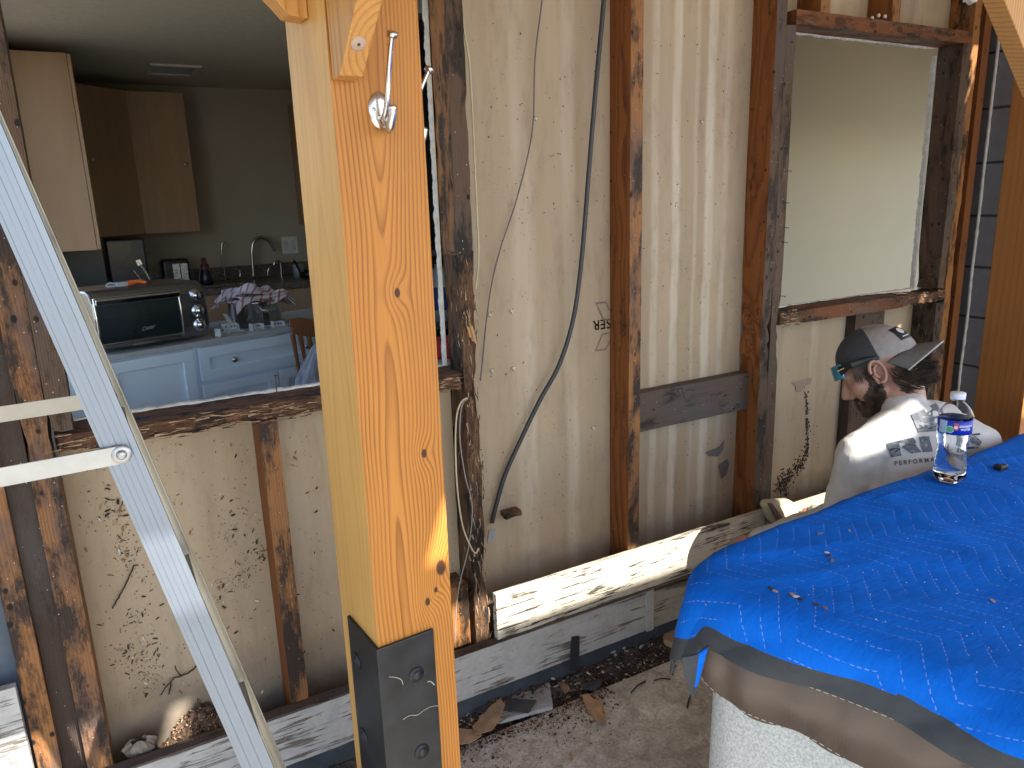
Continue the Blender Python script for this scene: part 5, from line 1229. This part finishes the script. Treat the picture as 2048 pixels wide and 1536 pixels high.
cable('cream_wire', 'thin cream wire running down beside the rotted stud', [(914, -40), (921, 10), (934, 95), (939, 130), (944, 210), (948, 300), (951, 360), (954, 430), (957, 500), (955, 545), (951, 578)], .0024, plain('wire_cream', (.50, .44, .28), .5), .03)
cable('looped_wire', 'cream wire looping out of a hole in the rotted stud', [(934, 796, .0), (922, 805, -.012), (913, 835, -.012), (911, 900, -.012), (915, 980, -.015), (925, 1050, -.015), (940, 1090, -.015), (950, 1106, -.015), (956, 1100, -.012), (957, 1096, -.01)], .0021, MATS['wire_cream'], 0)
cable('looped_wire', 'grey wire beside the cream loop, trailing down to the base board', [(935, 798, .0), (926, 806, -.013), (921, 830, -.013), (920, 880, -.013), (930, 950, -.014), (943, 1000, -.014), (944, 1040, -.014), (936, 1100, -.014), (921, 1160, -.014), (912, 1220, -.016), (911, 1280, -.018)], .0016, plain('wire_grey', (.25, .22, .22), .5), 0)
# stamped lettering on the drywall back, upside down, cut off by the stud
INKG = plain('stamp_ink', (.20, .145, .12), .8)
ST_ = MB(); a = aty(1229, 664, .088); u_ = (aty(1187, 662, .088) - a)
vs_, fs_ = textmesh('LASER', .040, .0002, .00015, space=1.05)
w_all = max(v.x for v in vs_); x_r = aty(1186, 656, .088).x + w_all; zt_ = aty(1186, 642, .088).z
for v in vs_: pass
ST_.add([V((x_r - v.x, .0878, zt_ - v.y)) for v in vs_], fs_)
def para(c4, w_=.0028):
    P4 = [aty(*c, .088) for c in c4]; c_ = sum(P4, V()) / 4
    for i in range(4):
        p, q = P4[i], P4[(i + 1) % 4]; ST_.add([V((p.x, .0876, p.z)), V((q.x, .0876, q.z)), V((q.x + (c_.x - q.x) * .16, .0876, q.z + (c_.z - q.z) * .16)), V((p.x + (c_.x - p.x) * .16, .0876, p.z + (c_.z - p.z) * .16))], [(0, 1, 2, 3)])
para([(1191, 605), (1212, 603), (1229, 640), (1207, 641)]); para([(1205, 667), (1228, 664), (1212, 700), (1190, 703)])
ST_.build('stamped_letters', INKG, W)
# screw pops and nails on the wall
SCW = plain('screw_white', (.62, .62, .6), .4); NAIL = plain('rusty_nail', (.08, .055, .045), .6, .4)
for (px_, py_) in ((979, 629), (1022, 622), (983, 741), (1026, 736), (1186, 855), (1403, 244), (1071, 237), (1637, 985)):
    p = aty(px_, py_, .088); m = MB()
    for k in range(7): a_ = k * .9; L_ = random.uniform(.004, .012); m.ngon([p + V((-.001, 0, -.001)), p + V((.001, 0, .001)), p + V((L_ * math.cos(a_), -.003, L_ * math.sin(a_)))], (0, -.0012, 0), k % 2)
    m.lathe([(0, .004), (.003, .003), (.0035, .0)], p, (0, -1, 0), 8); tag(m.build('screw_pop', [SCW, FL[3]], W), None)
def nail(p, d, L_, parent=W, r=.0014):
    m = MB(); p = V(p); d = V(d).normalized(); m.tube([p - d * .004, p + d * L_ * .5 + V((0, 0, .001)), p + d * L_], r, 6); m.lathe([(0, .001), (.0034, .0008), (.0034, -.0006)], p + d * L_, d, 8); return m.build('nail', NAIL, parent)
nail(aty(554, 788, .02), (.03, -.02, 1), .042)
for (px_, py_, dx) in ((1583, 84, -.5), (1575, 232, -.4), (1571, 342, .6), (1566, 405, .5), (1566, 455, .5), (1563, 484, .5), (1560, 592, .6)): nail(aty(px_, py_, .0), (dx, -.6, -.1), .016, r=.0012)
nail(aty(1366, 785, -.004), (.15, -.5, -1), .03, r=.0018); nail(aty(1492, 757, -.002), (.9, -.3, .1), .02, r=.0016)
nail(aty(1925, 109, -.002), (.7, -.5, .2), .015); nail(aty(1891, 132, .03), (-.5, -.4, 0), .008)
# torn pieces near the foot of the rotted stud
m = MB(); p0, p1 = aty(1040, 1020, .05), aty(990, 1035, .06); m.rough(p0.x - .05, p0.x, .04, .075, p0.z - .012, p0.z + .002, step=.007, amp=.006, freq=60); o = m.build('wood_scrap', ROTX, W)
m = MB(); q = [aty(978, 1062, .02), aty(992, 1060, .02), aty(990, 1078, .02), aty(975, 1086, .02)]; m.ngon(q, (0, .004, 0)); m.build('metal_tab', plain('tab_metal', (.4, .42, .45), .4, .6), W)
# pale fresh break in the rotted stud
m = MB(); a_ = aty(936, 648, -.009); b_ = aty(952, 690, -.007)
for k in range(9):
    t0, t1 = random.random() * .4, .6 + random.random() * .4; off = V((random.gauss(0, .0035), random.uniform(-.003, .001), random.gauss(0, .004))); p, q = a_.lerp(b_, t0) + off, a_.lerp(b_, t1) + off
    m.ngon([p, p + V((.003, .001, .002)), q + V((.002, .001, 0)), q + V((-.003, .001, -.001))], (0, .006, 0))
m.build('fresh_splinter', plain('fresh_wood', (.42, .24, .11), .8, bump=.4), W)
# frayed splinters along the rotten members
m = MB(); rnd = random.Random(11)
for k in range(260):
    z = rnd.uniform(.22, 1.25); x = .7755 + rnd.uniform(-.002, .046); y = rnd.uniform(-.004, .05) if x < .78 else -.002
    L_ = rnd.uniform(.008, .035); d = V((rnd.uniform(-.25, .25), -rnd.uniform(.05, .3), rnd.choice((-1, 1)))).normalized(); p = V((x, y + .004, z)); w_ = rnd.uniform(.0008, .0022)
    m.add([p - V((w_, 0, 0)), p + V((w_, 0, 0)), p + d * L_], [(0, 1, 2)], rnd.choice((0, 1, 2)))
for k in range(420):
    x = rnd.uniform(-.10, .77); z = rnd.uniform(.938, .982); L_ = rnd.uniform(.008, .04); d = V((rnd.choice((-1, 1)), -rnd.uniform(.0, .25), rnd.uniform(-.15, .15))).normalized(); p = V((x, -.001, z)); w_ = rnd.uniform(.0006, .002)
    m.add([p - V((0, 0, w_)), p + V((0, 0, w_)), p + d * L_], [(0, 1, 2)], rnd.choice((0, 1, 2)))
for k in range(160):
    x = rnd.choice((rnd.uniform(1.90, 1.99), rnd.uniform(2.5, 2.76))); z = rnd.uniform(.97, 1.022); L_ = rnd.uniform(.006, .03); d = V((rnd.choice((-1, 1)), -rnd.uniform(.0, .3), rnd.uniform(-.6, .4))).normalized(); p = V((x, -.002, z)); w_ = rnd.uniform(.0006, .002)
    m.add([p - V((0, 0, w_)), p + V((0, 0, w_)), p + d * L_], [(0, 1, 2)], rnd.choice((0, 1, 2)))
o = m.build('frayed_fibres', [plain('fibre_brown', (.20, .11, .06), .9), plain('fibre_dark', (.045, .03, .022), .9), plain('fibre_pale', (.36, .25, .15), .9)], W); o['kind'] = 'stuff'
# chips stuck on the drywall of the lower left bay, cobwebs of dirt
m = MB(); rnd2 = random.Random(5); random.seed(21)
spots = [(530, 1100), (515, 1125), (480, 1160), (250, 1090), (262, 1120), (285, 1310), (300, 1330), (250, 1315), (210, 1020), (240, 1030), (455, 1060), (440, 1180), (300, 1360), (275, 1230), (520, 1050)]
for k in range(1300):
    if k < 700: s_ = spots[k % len(spots)]; px_, py_ = random.gauss(s_[0], 16), random.gauss(s_[1], 22)
    else: px_, py_ = random.uniform(150, 670), random.uniform(880, 1400)
    if px_ < 120 + (py_ - 900) * .22 or (560 + (py_ - 900) * .07 < px_ < 530): continue
    p = aty(px_, py_, .0885)
    if not (-.10 < p.x < .27 or .325 < p.x < .42) or not (.15 < p.z < .93): continue
    big = random.random() < .14; L_ = random.uniform(.007, .015) if big else random.uniform(.0012, .005)
    chip(m, p, (0, -1, 0), L_, L_ * random.uniform(.14, .4), .0012, random.choice((3, 3, 3, 1, 1)) if random.random() < .93 else 0)
for k in range(420):
    px_, py_ = random.uniform(960, 1640), random.uniform(40, 1050); p = aty(px_, py_, .0885)
    if 1.29 < p.x < 1.34 or 1.81 < p.x < 1.9 or p.z < .3: continue
    if px_ > 1560 and py_ < 660: continue
    L_ = random.uniform(.0015, .006); chip(m, p, (0, -1, 0), L_, L_ * .4, .0012, random.choice((3, 3, 1)))
o = m.build('stuck_chips', FL, W); o['kind'] = 'stuff'
# twigs / root threads on the drywall
for pts, lab in (([(268, 1130), (255, 1160), (240, 1190), (225, 1218)], 'dry twig stuck to the drywall of the lower left bay'), ([(397, 1328), (380, 1345), (362, 1352), (345, 1360), (338, 1390)], 'forked dry root at the foot of the lower left bay'), ([(610, 1095)] , None)):
    if len(pts) > 1:
        m = MB(); P_ = smoothpts([aty(a_, b_, .082) for a_, b_ in pts], 5); P_ = [p + V((noise.noise(p * 120), 0, noise.noise(p * 130))) * .004 for p in P_]; m.tube(P_, .0018, 5)
        if 'forked' in lab: m.tube([aty(362, 1352, .082), aty(352, 1340, .08), aty(350, 1332, .08)], .0013, 5); m.tube([aty(345, 1360, .082), aty(330, 1376, .07), aty(322, 1390, .07)], .0015, 5)
        tag(m.build('twig', FL[3], loc=P_[0]), lab, 'twig')
# dark mould stain clump and peeled paper on the right drywall
m = MB(); random.seed(9)
for k in range(520):
    t_ = random.random() ** .7; path = smoothpts([(1612, 790, 0), (1615, 850, 0), (1612, 905, 0), (1595, 935, 0), (1570, 960, 0), (1560, 985, 0)], 6); q = path[int(t_ * (len(path) - 1))]
    w_ = 3 + 15 * t_ ** 2; p = aty(q.x + random.gauss(0, w_ * .5), q.y + random.gauss(0, 8), .0888); L_ = random.uniform(.003, .010); chip(m, p, (0, -1, 0), L_, L_ * .6, .0012, 3 if random.random() < .9 else 1)
o = m.build('mould_patch', FL, W); o['kind'] = 'stuff'; o['label'] = 'black rotted streak down the drywall below the small window'
m = MB(); m.ngon([aty(1582, 765, .088), aty(1623, 755, .088), aty(1620, 768, .088), aty(1608, 772, .088), aty(1600, 785, .088), aty(1592, 783, .088), aty(1590, 772, .088)], (0, -.0015, 0)); m.build('peeled_paper', plain('peeled', (.27, .20, .16), .9), W)
m = MB(); m.ngon([aty(1411, 905, .087), aty(1440, 893, .087), (aty(1448, 880, .087)), aty(1446, 898, .087), aty(1436, 913, .087), aty(1418, 912, .087)], (0, -.0015, 0)); m.ngon([aty(1437, 930, .087), aty(1455, 918, .087), aty(1458, 928, .087), aty(1452, 950, .087), aty(1443, 958, .087)], (0, -.0015, 0)); m.build('peeled_paper', plain('peeled_grey', (.13, .12, .11), .9), W)
# white fluff of insulation at top right
m = MB(); p = aty(1938, -2, -.01); m.rough(p.x - .018, p.x + .02, -.03, .0, p.z - .01, p.z + .04, step=.005, amp=.012, freq=70, sm=True); tag(m.build('insulation_tuft', plain('fluff', (.7, .7, .68), .9, bump=1), loc=p), 'white tuft of insulation at the top right of the wall', 'insulation')
m = MB()
for a_, b_ in ((1770, 33), (1757, 31), (1744, 36)): p = aty(a_, b_, .02); m.lathe([(0, .006), (.004, .005), (.006, 0), (.004, -.005), (0, -.006)], p, (0, 0, 1), 10)
tag(m.build('spider_eggs', plain('egg_white', (.6, .55, .5), .9), loc=p), 'three tiny white egg sacs on the small window header', 'egg sacs')
# ------------------------------------------------------------------ debris on the floor
def piece(name, label, pix, z, th, mat, y=None, cat='scrap', group=None, curl=0.0):
    P_ = [atz(a_, b_, z) for a_, b_ in pix]; c = sum(P_, V()) / len(P_)
    m = MB()
    # fine outline, slightly ragged and curled
    out = []
    for i in range(len(P_)):
        a_, b_ = P_[i], P_[(i + 1) % len(P_)]; n = max(1, int((b_ - a_).length / .006))
        for k in range(n):
            p = a_.lerp(b_, k / n); p = p + V((noise.noise(p * 150), noise.noise(p * 140 + V((3, 3, 3))), 0)) * (.0025 if curl else .0008); out.append(p)
    vs = [c + V((0, 0, 0))] + [V((p.x, p.y, z + curl * ((p - c).length / .05) ** 2)) for p in out]; n = len(out)
    top = [v + V((0, 0, th)) for v in vs]
    m.add(top + vs, [(0, 1 + i, 1 + (i + 1) % n) for i in range(n)] + [(n + 1, n + 2 + (i + 1) % n, n + 2 + i) for i in range(n)] + [(1 + i, n + 2 + i, n + 2 + (i + 1) % n, 1 + (i + 1) % n) for i in range(n)])
    return tag(m.build(name, mat, loc=c), label, cat, group)
PAPER = plain('kraft_scrap', (.42, .27, .15), .85, var=.25, scale=25, bump=.3); PAPERB = plain('wood_scrap_tan', (.40, .26, .155), .85, var=.3, scale=20, bump=.4)
GREY_S = plain('shingle_grey', (.075, .075, .078), .8, var=.25, scale=40, bump=.4)
piece('board_offcut', 'triangular white painted board offcut in the gap beside the slab', [(1094, 1343), (1106, 1419), (1000, 1448), (958, 1440), (1010, 1400), (1040, 1365)], .004, .012, LOWP, cat='board')
piece('shingle_scrap', 'dark grey bent shingle piece on the white offcut', [(1005, 1397), (1073, 1402), (1057, 1427), (1020, 1424), (985, 1418)], .020, .003, GREY_S)
piece('shingle_scrap', 'dark grey shingle piece left of the torn kraft paper', [(940, 1390), (1000, 1398), (990, 1430), (955, 1425), (928, 1415)], .020, .003, GREY_S)
piece('torn_paper', 'large torn brown paper beside the post foot', [(945, 1455), (975, 1420), (1000, 1400), (1010, 1412), (1000, 1440), (985, 1462), (950, 1474)], .026, .002, PAPERB, cat='paper', curl=.002)
piece('torn_paper', 'torn brown paper touching the right side of the post', [(905, 1458), (950, 1460), (965, 1472), (940, 1487), (905, 1492)], .022, .002, PAPERB, cat='paper', curl=.002)
piece('torn_paper', 'torn kraft paper lying over the slab edge', [(1163, 1393), (1178, 1390), (1187, 1400), (1203, 1402), (1206, 1425), (1212, 1448), (1200, 1452), (1180, 1428), (1170, 1410)], .004, .0015, PAPER, cat='paper', curl=.003)
piece('dry_leaf', 'small curled tan leaf alone on the slab', [(1141, 1504), (1146, 1512), (1143, 1521), (1138, 1518), (1138, 1510)], .003, .002, PAPER, cat='leaf', curl=.01)
piece('wood_offcut', 'pale wood offcut beside the blanket corner', [(1320, 1255), (1345, 1265), (1385, 1268), (1382, 1300), (1345, 1297), (1328, 1290)], .004, .022, plain('fresh_tan', (.50, .34, .18), .8, var=.15, scale=12, bump=.3), cat='wood')
piece('shingle_scrap', 'black shingle shard in the middle of the gap', [(1160, 1370), (1205, 1360), (1200, 1375), (1185, 1382), (1165, 1378)], .004, .004, GREY_S)
piece('wood_stick', 'short tan stick lying in the gap right of the offcut', [(1103, 1355), (1110, 1352), (1140, 1380), (1130, 1388)], .0, .008, PAPERB, cat='stick')
# black shim standing against the base board
a_, b_ = atz(1150, 1342, -.02), None; p = aty(1150, 1342, -.05); q = aty(1154, 1274, -.030)
m = MB(); m.ngon([aty(1141, 1342, -.055), aty(1159, 1340, -.055), aty(1159, 1273, -.030), aty(1145, 1275, -.030)], (0, .006, 0)); tag(m.build('black_shim', plain('shim_black', (.02, .02, .022), .7, bump=.3), loc=p), 'black strip standing upright in the gap against the base board', 'shim')
# loose debris
m = MB(); random.seed(33)
def soilz(x, y): return -.028 + .045 * max(0, (y + .09) / .09) + .02 * noise.noise(V((x * 9, y * 9, 1))) + .012 * noise.noise(V((x * 40, y * 40, 3)))
for k in range(2600):
    x = random.uniform(.45, 1.9); y = random.uniform(-.10, .0) if random.random() < .8 else random.uniform(-.095, -.02)
    L_ = abs(random.gauss(.004, .006)) + .002
    chip(m, V((x, y, soilz(x, y) + .003 + random.random() * .010)), (random.gauss(0, .3), random.gauss(0, .3), 1), L_, L_ * random.uniform(.2, .5), .0015, random.choice((0, 1, 2, 3, 3, 3, 1)))
for k in range(500):
    x = random.uniform(-.3, .5); y = random.uniform(-.10, -.03); L_ = abs(random.gauss(.004, .005)) + .002
    chip(m, V((x, y, soilz(x, y) + .004)), (0, 0, 1), L_, L_ * .4, .0015, random.choice((0, 1, 2, 3, 3, 3)))
for k in range(450):
    x = random.uniform(.5, 1.1); y = -.10 - abs(random.gauss(0, .10)); L_ = abs(random.gauss(.0025, .004)) + .0012
    if random.random() < .35: x = random.gauss(1.02, .08); y = -.13 - abs(random.gauss(0, .05))
    chip(m, V((x, y, .002)), (0, 0, 1), L_, L_ * random.uniform(.2, .5), .0012, random.choice((1, 1, 3, 3, 2, 0)))
for k in range(900):
    x = random.uniform(.45, 1.15); y = -.095 - abs(random.gauss(0, .022)); L_ = abs(random.gauss(.003, .004)) + .001; chip(m, V((x, y, .002)), (0, 0, 1), L_, L_ * .4, .0012, random.choice((3, 3, 1, 2)))
for k in range(160):
    x = random.gauss(.70, .02); y = random.gauss(-.235, .012); chip(m, V((x, y, .003 + random.random() * .003)), (0, 0, 1), .004, .003, .002, 1)
tag(m.build('floor_debris', FL, loc=(1, -.1, 0)), None, kind='stuff')
for i, ((a_, b_), (c_, d_), r_) in enumerate((((1262, 1385), (1291, 1362), .0022), ((1308, 1361), (1340, 1358), .0020), ((1345, 1350), (1352, 1330), .002), ((1374, 1416), (1385, 1385), .002), ((1310, 1300), (1335, 1312), .003))):
    p, q = atz(a_, b_, .004), atz(c_, d_, .004); md = (p + q) / 2 + V((0, .003, .002)); m = MB(); m.tube(smoothpts([p, md, q], 4), r_, 6)
    tag(m.build('splinter', FL[3], loc=p), ['dark splinter lying alone on the slab near the gap', 'thin dark splinter right of the other one, parallel to the slab edge', 'short splinter near the blanket corner', 'splinter under the hanging tip of the blanket', 'curved dark splinter in the gap beside the pale offcut'][i], 'splinter')
# frass heap and husk in the lower left bay
m = MB(); random.seed(12); hc = aty(400, 1425, .045)
def heap(u, v):
    x = hc.x + (u - .5) * .22; y = .012 + v * .075; g = math.exp(-((u - .5) / .34) ** 2) * (1 - (1 - v) ** 3 * .7)
    return V((x, y, (.139 + .095 * g + .014) + .020 * noise.noise(V((x * 14, y * 14, 5))) + .010 * noise.noise(V((x * 70, y * 70, 0))) * g * 2))
m.grid(heap, 60, 20); 
for k in range(700):
    u, v = random.gauss(.5, .25), random.random()
    if 0 < u < 1: chip(m, heap(u, v) + V((0, 0, .002)), (random.gauss(0, .5), -.3 + random.gauss(0, .4), 1), random.uniform(.003, .012), .002, .001, random.choice((1, 2, 3, 3)))
FR = plain('frass', (.12, .075, .045), .95, var=.4, scale=90, bump=1); tag(m.build('frass_heap', [FR] + FL[1:], loc=hc), 'heap of brown crumbled wood at the foot of the lower left bay', 'debris', kind='stuff')
m = MB(); c = aty(280, 1495, .03); c.z = .205
def husk(u, v): a_ = u * 2 * math.pi; r_ = .026 * math.sin(v * math.pi * .8 + .1) * (1 + .07 * math.sin(a_ * 13 + v * 5) + .35 * noise.noise(V((math.cos(a_) * 1.6, math.sin(a_) * 1.6, v * 3)))); return c + V((r_ * math.cos(a_) * 1.25, r_ * math.sin(a_) * .7, .045 * v * (1 + .1 * math.sin(a_ * 3))))
m.grid(husk, 72, 12); hk = m.build('papery_husk', plain('husk', (.24, .20, .16), .9, var=.3, scale=60, bump=.8), loc=c); tag(hk, 'crumpled papery grey husk on the bottom plate at the lower left', 'husk')
# sunlit cream box with strap behind the blanket
a_, b_ = aty(1532, 1000, -.12), aty(1612, 1060, -.12)
CBX = thing('cream_case', 'cream plastic case with a brown strap leaning by the base board', 'case', (1.90, -.12, .12))
o0 = aty(1530, 1012, -.075); ex = (aty(1590, 1003, -.075) - o0)
m = MB(); m.ngon([aty(1533, 1013, -.075), aty(1540, 1004, -.075), aty(1582, 1001, -.060), aty(1600, 1012, -.060), aty(1625, 1040, -.060), aty(1618, 1075, -.07), aty(1580, 1070, -.075), aty(1548, 1045, -.075)], (0, .035, 0)); m.build('case_body', plain('case_cream', (.52, .47, .30), .5, var=.06, scale=30), CBX, bevel=.008, seg=3)
m = MB(); m.ngon([aty(1536, 1007, -.083), aty(1544, 1006, -.081), aty(1560, 1028, -.081), aty(1585, 1060, -.081), aty(1576, 1063, -.083), aty(1550, 1030, -.083)], (0, .004, 0)); m.build('strap', plain('strap_brown', (.14, .06, .045), .6), CBX)
